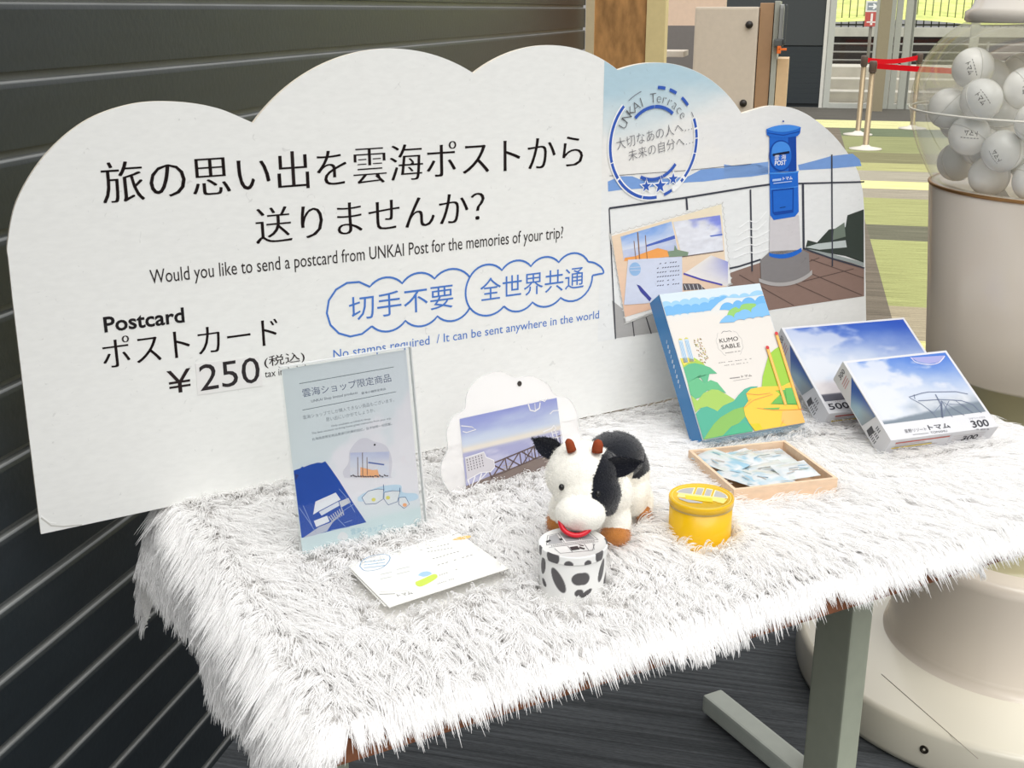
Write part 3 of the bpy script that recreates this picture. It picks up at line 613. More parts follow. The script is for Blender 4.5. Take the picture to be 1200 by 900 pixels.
m.quad(SB, [SB.px(*p) for p in c4([(520, 372), (778, 335), (757, 116), (465, 158)])], 30, 24, lambda a, b: mixc((206, 206, 214), (236, 238, 246), fbm(a * 5, b * 9, 6)[..., None] * 1.2) * (1 - .0) - sstep(a * .6 + b * .8 + .5 * fbm(a * 5, b * 5, 9), 1.15, 1.5)[..., None] * np.array((90, 80, 10)), ML + 8)
m.ppx(SB, c4([(690, 243), (770, 230), (772, 240), (700, 250)]), (96, 120, 200), ML + 9); m.spx(SB, c4([(520, 374), (778, 337)]), .0018, (110, 96, 92), ML + 9)
m.quad(SB, [SB.px(*p) for p in c4([(530, 480), (806, 560), (806, 405), (700, 365)])], 12, 12, lambda a, b: mixc((236, 230, 224), (156, 160, 216), (b * a)[..., None] * 1.1), ML + 8)
m.spx(SB, c4([(530, 478), (640, 515), (770, 548)]), .003, (84, 78, 170), ML + 9)
m.ppx(SB, c4([(525, 540), (625, 540), (665, 575), (530, 582)]), (98, 94, 98), ML + 9)
for k in range(5): m.spx(SB, c4([(535 + k * 26, 545), (550 + k * 24, 578)]), .0012, (222, 220, 222), ML + 10)
m.ppx(SB, c4([(160, 672), (185, 392), (520, 372), (522, 590), (400, 640), (300, 662)]), (208, 214, 232), ML + 10)
m.ppx(SB, c4(el(228, 450, 36, 42)), (150, 186, 226), ML + 11); m.spx(SB, c4([(196, 440), (262, 436)]), .001, (208, 214, 232), ML + 12); m.spx(SB, c4([(196, 458), (262, 455)]), .001, (208, 214, 232), ML + 12)
for k in range(6): 
    for j in range(9 - (k == 4) * 2):
        if hash2(k, j) > .18: m.spx(SB, c4([(364 + j * 16, 420 + k * 27 - j * 1.6), (374 + j * 16, 415 + k * 27 - j * 1.6)]), .0016, (96, 96, 112), ML + 11)
m.ppx(SB, c4([(238, 545), (258, 552), (330, 632), (318, 650), (262, 590)]), (70, 74, 150), ML + 12)
# round postmark
cst = SB.px(764.5, 168.0); PX = lambda x, y: SB.px(*c1([(x, y)])[0])
Rx = (PX(650, 400)[0] - PX(82, 440)[0]) / 2; cst = (PX(82, 440) + PX(650, 400)) / 2; cst[1] = (PX(370, 70)[1] + PX(370, 795)[1]) / 2; Ry = (PX(370, 70)[1] - PX(370, 795)[1]) / 2
INK = (56, 92, 178)
def arcs(a0, a1, k=1.0, w=.0052, col=INK, lay=ML + 6, n=20): m.stroke(SB, [(cst[0] + Rx * k * math.cos(math.radians(a0 + (a1 - a0) * i / n)), cst[1] + Ry * k * math.sin(math.radians(a0 + (a1 - a0) * i / n))) for i in range(n + 1)], w, col, lay)
for k in (1.0,): arcs(136, 276, k, .010, (240, 240, 240), ML + 5, 40); arcs(298, 384, k, .010, (240, 240, 240), ML + 5, 40)
for a, b in ((136, 197), (198, 216), (218, 256), (257, 276), (286, 297), (312, 316), (319, 346), (347, 362), (363, 372), (374, 384), (41, 53), (62, 72), (78, 88)): arcs(a, b)
arcs(52, 92, .66, .0056) ; arcs(93, 134, .66, .0056); arcs(244, 290, .66, .0056); arcs(291, 322, .66, .0056)
arcs(110, 128, 1.0, .0012, (110, 110, 120)); arcs(26, 32, 1.0, .0014, (120, 120, 130))
txt = 'UNKAI Terrace'; angs = np.linspace(152, 37, len(txt))
for ch, a in zip(txt, angs):
    if ch != ' ': m.glyph(SB, ch, (cst[0] + Rx * .82 * math.cos(math.radians(a)), cst[1] + Ry * .82 * math.sin(math.radians(a))), .0235, math.radians(a - 90), (96, 96, 100), ML + 6, -.018)
m.t3px(SB, '大切なあの人へ…', *c1([(128, 482), (622, 350), (118, 408)]), (104, 104, 110), ML + 6, -.012); m.t3px(SB, '未来の自分へ…', *c1([(205, 556), (628, 440), (198, 484)]), (104, 104, 110), ML + 6, -.012)
for x, y, r in ((318, 720, 22), (410, 718, 27), (495, 672, 22)):
    c = PX(x, y); r = r / 5.622 / 720 * 1.9
    for rr, col, ly in ((r * 1.45, (238, 240, 242), 6), (r, INK, 7)):
        m.poly(SB, [(c[0] + rr * (1, .42)[k % 2] * math.cos(math.pi * (.5 + k / 5)), c[1] + rr * (1, .42)[k % 2] * math.sin(math.pi * (.5 + k / 5))) for k in range(10)], col, ML + ly)
# lettering on the white part
BK = (40, 30, 30)
def brush(body, p0, p1, d, col=BK, thin=-.014):
    """lettering with thin horizontals and fuller verticals"""
    a, b_ = SB.px(*p0), SB.px(*p1)
    for k in (-1, 0, 1): m.text(SB, body, (a[0] + d * k, a[1]), (b_[0] + d * k, b_[1]), col, 2, thin)
brush('旅の思い出を雲海ポストから', (122, 239), (683, 156), .0010); brush('送りませんか？', (301, 286), (567, 222), .0010)
m.tpx(SB, 'Would you like to send a postcard from UNKAI Post for the memories of your trip?', (177, 338), (660, 265), (52, 46, 46), 2)
m.tpx(SB, 'Postcard', (122.5, 390), (215, 360), (30, 26, 28), 2, .022); brush('ポストカード', (122.5, 432), (324, 370), .0008)
m.tpx(SB, '(税込)', (310, 432), (356.5, 411), BK, 2); m.tpx(SB, 'tax included', (310.5, 442.5), (358, 427), (52, 46, 46), 2)
m.tpx(SB, '¥', (197.5, 462), (223, 431), BK, 2)
SKY = (74, 120, 196); c2 = lambda pts: crop(pts, 350, 130, 3.243)
def bumps(vals, peaks):
    o = []
    for a, p, b in zip(vals[:-1], peaks, vals[1:]): o += arc3(L(*a), L(*p), L(*b), 10)[1 if o else 0:]
    return o
lc = bumps(c2([(278, 818), (270, 668), (393, 655), (516, 637), (650, 632)]), c2([(107, 750), (338, 632), (458, 615), (590, 600)])) + [None] + bumps(c2([(278, 818), (405, 797), (527, 780), (650, 748)]), c2([(338, 838), (466, 818), (585, 798)]))
i = lc.index(None); m.stroke(SB, lc[:i], .0032, SKY, 2); m.stroke(SB, lc[i + 1:], .0032, SKY, 2)
rc = bumps(c2([(780, 742), (650, 748), (650, 632), (772, 605), (882, 590), (988, 575), (1100, 573)]), c2([(712, 778), (634, 690), (712, 584), (830, 568), (935, 555), (1045, 540)]))
m.stroke(SB, rc, .0032, SKY, 2); m.stroke(SB, bumps(c2([(780, 742), (888, 727), (995, 710), (1116, 625)]), c2([(832, 762), (945, 743), (1085, 700)])), .0032, SKY, 2)
m.stroke(SB, bez([L(*p) for p in c2([(1100, 573), (1125, 578), (1150, 595), (1158, 615), (1140, 620), (1116, 625)])], 6), .0032, SKY, 2)
m.tpx(SB, '切手不要', c2([(193, 800)])[0], c2([(586, 655)])[0], SKY, 2); m.tpx(SB, '全世界共通', c2([(690, 726)])[0], c2([(1084, 588)])[0], SKY, 2)
m.tpx(SB, 'No stamps required  / It can be sent anywhere in the world', (391, 424), (702, 363.5), SKY, 2)
# crease at the bottom left corner
m.spx(SB, [(48, 607), (60, 616), (75, 617), (96, 615)], .002, (196, 194, 188), 1); m.spx(SB, [(48, 604), (58, 612), (66, 613)], .0014, (250, 250, 248), 2)
m.build('panel', M_BOARD, sign)
m = MB(); st = [SB.px(*p) for p in ((231.5, 463), (308, 452), (303, 417), (229, 426))]
m.add([SB.w(a, b, 1) for a, b in st] + [SB.w(a, b, 3) for a, b in st], [(0, 1, 2, 3), (4, 5, 6, 7)] + [(i, (i + 1) % 4, 4 + (i + 1) % 4, 4 + i) for i in range(4)], (240, 238, 236))
m.tpx(SB, '250', (235, 458.5), (303, 417.5), (46, 40, 42), 4); po = m.build('price_sticker', M_PRINT, sign); po['label'] = 'white sticker reading 250'
keep_clear([SB.w(0, 0), SB.w(1.6, 0), SB.w(1.6, 0) - n_ * BT, SB.w(0, 0) - n_ * BT])

# ------------------------------------------------------------------ boxes on the table
class Carton:
    def __init__(s, x, y, z, yaw, lean, W, H, D, **k):
        s.u, s.v, s.n = frame(yaw, lean); s.o = V3(x, y, z); s.W, s.H, s.D = W, H, D; s.base = s.o - s.n * D
        s.front = Sheet(s.o, s.u, s.v, s.n); s.left = Sheet(s.base, s.n, s.v, -s.u); s.under = Sheet(s.base, s.u, s.n, -s.v); s.top = Sheet(s.o + s.v * H, s.u, -s.n, s.v)
    def solid(s, m, col, bev=.0012): m.box(s.base, s.u * s.W, s.v * s.H, s.n * s.D, col, bev)
    def foot(s): keep_clear([s.base, s.base + s.u * s.W, s.o + s.u * s.W, s.o])
# picture box: blue spine, illustrated clouds, hills and a gondola
K = Carton(.3137, 1.7742, .746, .4174, .6276, .2067, .2637, .0385); F_ = K.front; K.foot()
m = MB(); K.solid(m, (214, 228, 238))
m.quad(F_, [(.001, .001), (K.W - .001, .001), (K.W - .001, K.H - .001), (.001, K.H - .001)], 24, 40, lambda a, b: mixc((234, 228, 221), (216, 230, 238), sstep(b + .06 * fbm(a * 6, b * 6, 3), .84, .97)[..., None]), 1)
m.poly(K.left, [(.001, .001), (K.D - .001, .001), (K.D - .001, K.H - .001), (.001, K.H - .001)], (66, 138, 200), 1)
m.stroke(K.left, [(K.D - .0006, 0), (K.D - .0006, K.H)], .0012, (30, 84, 140), 2)
for k in range(10): m.stroke(K.left, [(.017, .10 + k * .009), (.021, .105 + k * .009)], .004 if k % 3 else .002, (206, 226, 242), 2)
m.poly(K.under, [(.001, .001), (K.W - .001, .001), (K.W - .001, K.D - .001), (.001, K.D - .001)], (176, 206, 224), 1); m.stroke(K.under, [(0, K.D - .0006), (K.W, K.D - .0006)], .0014, (70, 120, 150), 2)
kA = lambda pts: crop(pts, 770, 330, 6.667); kB = lambda pts: crop(pts, 780, 420, 7.06)
def kp(pts, col, lay, sm=0, cr=kA):
    q = [F_.px(*p) for p in cr(pts)]; q = [(min(max(a, .0012), K.W - .0012), min(max(b, .0012), K.H - .0012)) for a, b in (bez(q + [q[0]], 5)[:-1] if sm else q)]; m.poly(F_, q, col, lay)
def scallop(pts, h=.22):
    """a string of little arches along a polyline"""
    o = []
    for p, q in zip(pts[:-1], pts[1:]):
        p, q = np.array(p, float), np.array(q, float); d = q - p; nn = np.array([d[1], -d[0]]) * h
        o += [tuple(p + d * k / 7 + nn * math.sin(math.pi * k / 7) ** .7) for k in range(7)]
    return o + [tuple(pts[-1])]
kp(scallop([(20, 180), (110, 168), (175, 160), (250, 145), (330, 138), (400, 142), (470, 128), (560, 118), (640, 112), (720, 104), (840, 88)]) + [(840, 100), (640, 128), (540, 126), (480, 165), (420, 225)] + scallop([(420, 232), (360, 240), (300, 246), (240, 258), (180, 264), (130, 272), (60, 284)], -.2), (160, 208, 242), 2)
kp(scallop([(330, 185), (400, 170), (440, 140), (490, 125), (545, 122)]) + [(480, 165), (420, 225), (330, 238), (180, 250), (55, 270), (40, 215)] + scallop([(45, 215), (120, 200), (200, 190), (265, 192), (330, 186)]), (118, 184, 236), 3)
kp([(485, 222)] + scallop([(490, 215), (590, 178), (660, 160), (765, 150), (870, 135)], .3) + [(880, 188), (800, 196), (720, 215), (620, 232), (540, 222)], (112, 182, 236), 3)
kp([(485, 325), (500, 300)] + scallop([(520, 282), (600, 285), (640, 240), (735, 245), (760, 200), (890, 205)], .25) + [(905, 268)] + scallop([(900, 272), (820, 282), (750, 290), (680, 302), (600, 318)], -.15), (132, 192, 238), 5)
kp([(545, 262), (565, 225), (610, 200), (640, 212), (660, 182), (710, 172), (772, 180), (738, 245), (690, 226), (640, 236), (595, 288)], (152, 206, 112), 4, 1)
for x0, y0 in ((165, 458), (212, 450)):
    kp([(x0, y0), (x0 + 30, y0 - 6), (x0 + 78, y0 + 175), (x0 + 40, y0 + 180)], (206, 226, 240), 3); kp([(x0 - 2, y0), (x0 + 10, y0 - 14), (x0 + 28, y0 - 8), (x0 + 30, y0)], (222, 214, 110), 4)
    for k in range(3): m.spx(F_, kA([(x0 + 6 + k * 10, y0 + 10), (x0 + 50 + k * 10, y0 + 170)]), .0007, (120, 170, 214), 4)
for k in range(52):
    x = 275 + hash2(k, 1) * 68 + (k % 13) * 5; y = 440 + (k % 13) * 15 + hash2(k, 3) * 8
    m.spx(F_, kA([(x, y), (x + 8, y + 9)]), .0014, [(190, 150, 90), (120, 140, 80), (200, 190, 90), (170, 120, 90)][k % 4], 3)
ci = F_.px(*kA([(566, 480)])[0])
def karc(a0, a1, rx=.0255, ry=.026, w=.0006, col=(186, 186, 184)): m.stroke(F_, [(ci[0] + rx * math.cos(math.radians(a)) * (1 + .03 * math.sin(a * .2)), ci[1] + ry * math.sin(math.radians(a)) * (1 + .03 * math.sin(a * .2))) for a in np.linspace(a0, a1, 30)], w, col, 2)
karc(-60, 55); karc(130, 235); karc(62, 118, .023, .022, .0010, (150, 150, 150))
m.t3px(F_, 'KUMO', *kA([(490, 480), (634, 460), (483, 448)]), (62, 58, 56), 3); m.t3px(F_, 'SABLE', *kA([(505, 530), (650, 510), (498, 497)]), (62, 58, 56), 3)
for (p, q), w in ((((525, 560), (650, 542)), .0012), (((480, 636), (740, 602)), .0009), (((525, 656), (712, 632)), .0009)):
    for k in range(14):
        if hash2(k, w * 1e4) > .2: a = np.array(p) + (np.array(q) - p) * k / 14; b = np.array(p) + (np.array(q) - p) * (k + .75) / 14; m.spx(F_, kA([tuple(a), tuple(b)]), w, (150, 148, 146), 3)
m.t3px(F_, 'トマム', *kB([(628, 160), (712, 148), (624, 142)]), (84, 80, 78), 3, .01); m.spx(F_, kB([(530, 166), (612, 156)]), .0016, (150, 146, 144), 3); m.spx(F_, kB([(560, 186), (690, 166)]), .0006, (170, 166, 164), 3)
kp([(118, 0), (240, -4), (310, 40), (350, 85), (150, 90)], (176, 206, 84), 2, 0, kB); kp([(120, 5), (170, -8), (230, 8), (250, 20), (180, 40), (150, 62)], (236, 218, 92), 3, 0, kB)
kp([(146, 78), (190, 48), (240, 40), (300, 52), (370, 78), (425, 126), (360, 130), (345, 205), (320, 210), (290, 165), (265, 158), (265, 150), (290, 135), (240, 250), (205, 310), (180, 200)], (98, 186, 140), 4, 0, kB)
kp([(180, 200), (265, 158), (322, 208), (370, 180), (425, 200), (500, 290), (420, 262), (340, 268), (290, 320), (240, 340), (205, 300)], (104, 190, 138), 5, 0, kB)
kp([(205, 308), (240, 335), (262, 352), (310, 290), (380, 258), (430, 262), (500, 300), (580, 350), (470, 405), (420, 442), (340, 402), (280, 415), (245, 450)], (170, 206, 100), 6, 0, kB)
kp([(240, 460), (290, 412), (340, 400), (400, 425), (425, 440), (470, 395), (560, 355), (600, 305), (650, 255), (700, 236), (760, 234), (700, 300), (690, 400), (720, 610), (520, 642), (300, 676)], (84, 180, 152), 7, 0, kB)
kp([(298, 676), (350, 610), (395, 545), (450, 490), (560, 425), (650, 400), (670, 470), (600, 540), (540, 565), (470, 640)], (140, 192, 96), 8, 0, kB)
kp([(480, 642), (560, 560), (650, 530), (720, 604)], (82, 184, 140), 9, 0, kB)
kp([(790, 260), (800, 150), (830, 40), (850, -30), (900, -75), (945, -100), (1000, -40), (1060, 150), (1100, 260), (1130, 400), (880, 400)], (164, 208, 70), 7, 0, kB)
kp([(880, 385), (945, 305), (960, 250), (1060, 240), (1090, 385)], (110, 190, 96), 8, 0, kB)
kp([(640, 412), (680, 355), (660, 295), (700, 255), (800, 236), (960, 232), (1060, 190), (1085, 235), (1000, 262), (900, 270), (940, 300), (890, 350), (860, 382), (960, 385), (1125, 385), (1150, 440), (1168, 535), (960, 575), (735, 606), (690, 545), (655, 480)], (250, 206, 74), 10, 0, kB)
kp([(960, 440), (1140, 425), (1167, 534), (1000, 565), (950, 520)], (252, 196, 110), 11, 0, kB); kp([(690, 545), (770, 540), (800, 590), (735, 606)], (226, 206, 40), 11, 0, kB)
kp([(800, 415), (940, 410), (930, 425), (830, 428)], (120, 190, 90), 12, 0, kB); kp([(900, 345), (950, 310), (965, 378), (870, 380)], (112, 188, 90), 12, 0, kB); kp([(980, 250), (1050, 245), (1075, 378), (1000, 380)], (112, 192, 98), 12, 0, kB)
for pts in ([(660, 295), (760, 305), (860, 290)], [(640, 412), (720, 350), (880, 300)], [(750, 415), (900, 432), (1130, 425)], [(680, 360), (700, 340)], [(945, 560), (970, 515)]): m.spx(F_, kB(pts), .0008, (238, 150, 90), 13)
for a, b in (((855, 520), (985, 385)), ((925, 410), (1105, 420))):
    p, q = kA([a])[0], kB([b])[0]; m.spx(F_, [p, q], .0058, (250, 188, 84), 14); m.spx(F_, [p, q], .0016, (252, 214, 130), 15)
    m.poly(F_, el(*F_.px(*p), .0036, .0034, 12), (214, 62, 66), 16)
tag(m.build('biscuit_box', M_GLOSSPRINT, None, K.base), 'biscuit box with blue spine and illustrated clouds, hills and yellow gondola, leaning on the signboard', 'box')

def puzzle(C, name_n, small):
    m = MB(); C.solid(m, (226, 226, 230), .001); F_ = C.front; W, H, D = C.W, C.H, C.D
    def sky(a, b):
        n = fbm(a * 4 + 3 * small, b * 5, 5 + small); n2 = fbm(a * 9, b * 9, 8 + small)
        c = mixc((208, 216, 230), (44, 84, 184) if not small else (84, 128, 212), sstep(b + .25 * (a - .5) + .22 * (n - .5), .35, 1.12)[..., None])
        cl = sstep(n * .8 + n2 * .3 + .55 * (.42 - a) - .35 * np.abs(b - .55), .38, .62); c = mixc(c, (226, 228, 234), cl[..., None] * (.85 if small else .7))
        if small: c = mixc(c, mixc((150, 162, 178), (232, 234, 238), n2[..., None]), sstep(.34 - b + .1 * (n2 - .5), 0, .12)[..., None] * sstep(a, .2, .45)[..., None]); c = mixc(c, (126, 138, 150), sstep(.10 + .14 * (a - .4) - b + .04 * n2, 0, .05)[..., None])
        else: c = mixc(c, mixc((196, 190, 196), (238, 232, 230), n2[..., None]), sstep(.30 - b, 0, .1)[..., None]); c = mixc(c, (84, 84, 96), sstep(.10 - b, 0, .02)[..., None])
        return c
    y0 = .19 * H if small else .13 * H
    m.quad(F_, [(.005, y0), (W - .005, y0), (W - .005, H - .005), (.005, H - .005)], 90, 70, sky, 1)
    IN = (66, 66, 74)
    if small:
        c8 = lambda pts: crop(pts, 960, 380, 5); ST = (122, 132, 156)
        for pts, w in (([(525, 428), (600, 405), (640, 398), (800, 396), (870, 410)], .0018), ([(530, 432), (600, 470), (640, 500), (690, 548)], .0014), ([(580, 450), (700, 442), (830, 448), (900, 470), (950, 520)], .0018), ([(680, 412), (712, 470), (720, 548)], .0026), ([(715, 450), (722, 548)], .0026),
                       ([(715, 450), (780, 545)], .0012), ([(715, 450), (850, 535)], .001), ([(712, 470), (670, 520), (640, 500)], .001), ([(725, 545), (745, 480), (760, 450)], .0012), ([(800, 450), (900, 520)], .0012), ([(555, 412), (560, 440)], .0014), ([(760, 470), (840, 470), (900, 520)], .001)): m.spx(F_, c8(pts), w, ST, 3)
        m.ppx(F_, c8([(535, 196), (735, 184), (730, 205), (690, 225), (640, 232), (580, 220)]), (170, 172, 222), 2); m.spx(F_, c8(bez([(535, 196), (570, 225), (640, 238), (700, 226), (735, 188)], 5)), .0016, (228, 224, 244), 3)
        m.t3px(F_, '星野リゾート', *c8([(505, 638), (632, 624), (495, 617)]), (110, 110, 116), 3); m.t3px(F_, 'トマム', *c8([(646, 621), (771, 607), (632, 593)]), IN, 3, .015); m.spx(F_, c8([(548, 648), (640, 638)]), .0008, (130, 130, 134), 3); m.t3px(F_, 'TOMAMU', *c8([(655, 642), (752, 631), (649, 630)]), (110, 110, 116), 3)
        m.t3px(F_, '300', *c8([(902, 608), (1001, 597), (882, 567)]), IN, 3, .02); m.t3px(F_, 'ジグソーパズル', *c8([(880, 560), (975, 549), (875, 550)]), (120, 118, 140), 3)
        for x in (920, 945, 960, 980): m.spx(F_, c8([(x, 618), (x + 14, 616)]), .0022, (120, 120, 126), 3)
        m.text(C.under, '300', (W * .70, D * .42), (W * .85, D * .70), IN, 3, .02); m.stroke(C.under, [(W * .70, D * .28), (W * .80, D * .28)], .004, (110, 110, 116), 2)
    else:
        m.text(F_, '500', (.006, .0075), (.046, .0215), IN, 3, .02); m.text(F_, 'ジグソーパズル', (.006, .0225), (.034, .0262), (150, 130, 140), 4)
    m.stroke(C.under, [(W * .06, D * .80), (W * .56, D * .80)], .0035, (200, 104, 92), 2); m.stroke(C.under, [(W * .05, D * .52), (W * .42, D * .52)], .003, (236, 212, 90), 2); m.stroke(C.under, [(W * .57, .004), (W * .57, D - .004)], .0006, (190, 186, 190), 2)
    for k in range(5): m.stroke(C.under, [(W * .07, D * (.68 - .1 * k)), (W * (.32 + .2 * hash2(k, 2)), D * (.68 - .1 * k))], .0012, (196, 180, 176), 2)
    for k in range(3): m.stroke(C.under, [(W * .6, D * (.75 - .12 * k)), (W * .9, D * (.75 - .12 * k))], .001, (206, 196, 196), 2)
    l = C.left
    m.quad(l, [(.003, H * .38), (D - .002, H * .30), (D - .002, H * .80), (.003, H * .62)], 14, 18, lambda a, b: mixc(mixc((150, 160, 166), (170, 200, 216), b[..., None] * 2), (56, 96, 180), sstep(b * .5 + a * .7, .45, 1.)[..., None]), 1)
    m.stroke(l, [(D * .12, H * .27), (D * .5, H * .25)], .012, (74, 74, 80), 1)
    for k in range(11): m.stroke(l, [(D * (.12 + .25 * (k % 3)), H * (.22 - .024 * (k // 3))), (D * (.3 + .25 * (k % 3)), H * (.215 - .024 * (k // 3)))], .0022, (120, 120, 126), 1)
    m.text(l, '300' if small else '500', (D * .35, H * .90), (D * .8, H * .955), (90, 90, 96), 2)
    for k in range(3): m.stroke(l, [(D * .3, H * (.86 - .03 * k)), (D * .75, H * (.865 - .03 * k))], .0022, (206, 160, 164), 1)
    C.foot(); return m.build('puzzle_box', M_GLOSSPRINT, None, C.base)
P5 = Carton(.5448, 1.8683, .76, .2896, 1.0348, .26, .2089, .045)
P3 = Carton(.6067, 1.7255, .765, .3207, 1.0265, .2095, .1737, .0456)
tag(puzzle(P5, '500', 0), 'larger puzzle box reading 500 with deep blue sky, behind the smaller one', 'puzzle box', 'puzzle boxes')
tag(puzzle(P3, '300', 1), 'smaller puzzle box reading 300 with a terrace above clouds, front right', 'puzzle box', 'puzzle boxes')

# ------------------------------------------------------------------ wooden tray with sachets
yw = math.radians(15.2); u, v = V3(math.cos(yw), math.sin(yw), 0), V3(-math.sin(yw), math.cos(yw), 0); O = V3(.3253, 1.5583, .7205); TW, TDp, TH, th = .1705, .166, .031, .005
t = thing('wooden_tray', O + u * TW / 2 + v * TDp / 2, 'shallow pale wooden tray holding white sachets', 'tray'); WC = (222, 194, 166)
for o, a, b in ((O, u * TW, v * th), (O + v * (TDp - th), u * TW, v * th), (O + v * th, u * th, v * (TDp - 2 * th)), (O + v * th + u * (TW - th), u * th, v * (TDp - 2 * th))):
    m = MB(); m.box(o, a, b, UP * TH, WC, .0006); m.build('side_wall', M_WOOD, t)
m = MB(); m.box(O + u * th + v * th, u * (TW - 2 * th), v * (TDp - 2 * th), UP * .004, (214, 184, 152)); m.build('bottom', M_WOOD, t)
keep_clear([O, O + u * TW, O + u * TW + v * TDp, O + v * TDp])
def sachet(c, ang, tilt, w, h, seed, lab, blue=.5):
    """a sealed pillow pouch with crimped ends"""
    m = MB(); a, b = math.cos(ang), math.sin(ang); uu = u * a + v * b; vv = -u * b + v * a; nn = UP * math.cos(tilt) - vv * math.sin(tilt); vv = vv * math.cos(tilt) + UP * math.sin(tilt)
    nx, ny = 18, 14; o = O + u * c[0] + v * c[1] + UP * c[2]
    for sgn in (1, -1):
        P = []; cc = []
        for i in range(nx + 1):
            for j in range(ny + 1):
                x, y = i / nx * 2 - 1, j / ny * 2 - 1; pf = (1 - x ** 4) * max(0, 1 - (y / .84) ** 2) if abs(y) < .84 else 0
                wr = .0012 * (float(fbm(np.float64(x * 4 + seed), np.float64(y * 4), seed)) - .5)
                P.append(o + uu * x * w / 2 + vv * y * h / 2 + nn * (sgn * (.0048 * pf + .0002) + wr))
                q = float(fbm(np.float64(x * 2 + seed * 3), np.float64(y * 2.5), seed + 4)); col = mixc((226, 229, 230), (160, 200, 220), np.clip((q - .48) * 7, 0, 1) * blue); col = mixc(col, (206, 216, 206), .5 * (q < .3))
                cc.append(col)
        m.add(P, [(i * (ny + 1) + j, (i + 1) * (ny + 1) + j, (i + 1) * (ny + 1) + j + 1, i * (ny + 1) + j + 1) for i in range(nx) for j in range(ny)], None, True, cc)
    sh = Sheet(o + nn * .0053, uu, vv, nn)
    for k in range(5): m.stroke(sh, [((hash2(k, seed) - .5) * w * .8, (hash2(k, seed, 2) - .5) * h * .6), ((hash2(k, seed) - .5) * w * .8 + .016, (hash2(k, seed, 2) - .5) * h * .6 + .008 * (hash2(k, seed, 5) - .5))], .0014, ((150, 190, 214), (206, 190, 176), (170, 190, 180))[k % 3], 1)
    if seed % 2: m.stroke(sh, [(-w * .2, .0), (w * .1, .0)], .0016, (150, 160, 164), 1); m.stroke(sh, [(-w * .15, -.006), (w * .12, -.006)], .001, (180, 186, 188), 1)
    tag(m.build('biscuit_sachet', M_GLOSSPRINT, None, o - UP * .004), lab, 'sachet', 'biscuit sachets in the tray')
sachet((.115, .128, .020), .05, .05, .088, .055, 1, 'white sachet lying flat at the back right of the tray', .25)
sachet((.072, .118, .024), .35, .1, .075, .062, 2, 'pale blue sachet at the middle back of the tray', .8)
sachet((.036, .118, .027), -1.15, .12, .086, .05, 4, 'pale blue sachet tilted along the left back corner of the tray', 1)
sachet((.048, .066, .022), -1.05, .08, .08, .05, 6, 'pale blue sachet along the left side of the tray', .9)
sachet((.094, .080, .020), .12, .06, .08, .058, 3, 'white sachet half covered in the middle of the tray', .2)
sachet((.082, .040, .024), -.5, .1, .07, .05, 8, 'sachet with pale print near the front of the tray, beside the folded one', .5)
sachet((.124, .046, .030), .1, .16, .062, .046, 5, 'crumpled white sachet on top at the front of the tray', .2)

# ------------------------------------------------------------------ acrylic stand with flyer
u, v, n = frame(.5448, .1391); o = V3(-.2785, 1.388, .73); W_, H_ = .1775, .2518
t = thing('acrylic_sign_stand', o + u * W_ / 2, 'clear acrylic upright stand holding a pale blue flyer', 'sign stand')
def plate(m, o, a, b, c): m.box(o, a, b, c, (250, 252, 252), .0004)
m = MB(); plate(m, o - u * .003 + n * .0012 - v * .004, u * (W_ + .009), v * (H_ + .007), n * .002); plate(m, o - u * .003 - n * .0032 - v * .004, u * (W_ + .009), v * (H_ + .007), n * .002); m.build('panel', M_ACRYL, t)
m = MB(); m.box(o - u * .003 - n * .0034 + v * (H_ + .0032), u * (W_ + .009), v * .0014, n * .0068, (250, 252, 252)); m.box(o + u * (W_ + .0058) - n * .0034 - v * .004, u * .0014, v * (H_ + .007), n * .0068, (250, 252, 252)); m.build('edge', M_EDGE, t)
m = MB(); q = o - u * .003 - n * .0032; m.box(V3(q[0], q[1], .7205), u * (W_ + .009), unit(V3(-n[0], -n[1], 0)) * .055, UP * .003, (250, 252, 252), .0005); m.build('foot', M_ACRYL, t)
keep_clear([o - n * .004, o + u * W_ - n * .004, o + u * W_ + n * .004, o + n * .004], .001)
A_ = Sheet(o, u, v, n, .00008); m = MB(); f1 = lambda p: crop(p, 330, 410, 7.5); f2 = lambda p: crop(p, 335, 510, 6.43)
m.box(o - n * .0003, u * W_, v * H_, n * .0003, (204, 220, 222))
def fly(a, b):
    nz = fbm(a * 5, b * 6, 12); c = mixc((214, 223, 226), (220, 226, 232), a[..., None]); cl = sstep(nz + .9 * a - 2.2 * np.abs(b - .38), .55, .85) * sstep(b, .14, .22)
    return mixc(mixc(c, (232, 230, 236), cl[..., None]), (208, 224, 227), sstep(.13 - b, 0, .03)[..., None])
m.quad(A_, [(0, 0), (W_, 0), (W_, H_), (0, H_)], 40, 50, fly, 1)
GI, GT = (110, 120, 146), (116, 128, 140)
m.spx(A_, f1([(155, 297), (985, 150)]), .0008, (120, 134, 140), 3); m.spx(A_, f1([(182, 530), (1005, 368)]), .0008, (120, 134, 140), 3)
m.t3px(A_, '雲海ショップ限定商品', *f1([(188, 418), (965, 278), (175, 345)]), GI, 3); m.t3px(A_, 'UNKAI Shop limited products', *f1([(262, 470), (668, 392), (258, 440)]), GT, 3); m.t3px(A_, '雲海小舗限定商品', *f1([(702, 392), (916, 352), (700, 372)]), GT, 3)
m.t3px(A_, '雲海ショップでしか購入できない商品もございます。', *f1([(190, 612), (990, 455), (182, 578)]), GT, 3, -.01); m.t3px(A_, '思い出にいかがでしょうか。', *f1([(392, 630), (820, 545), (388, 595)]), GT, 3, -.01)
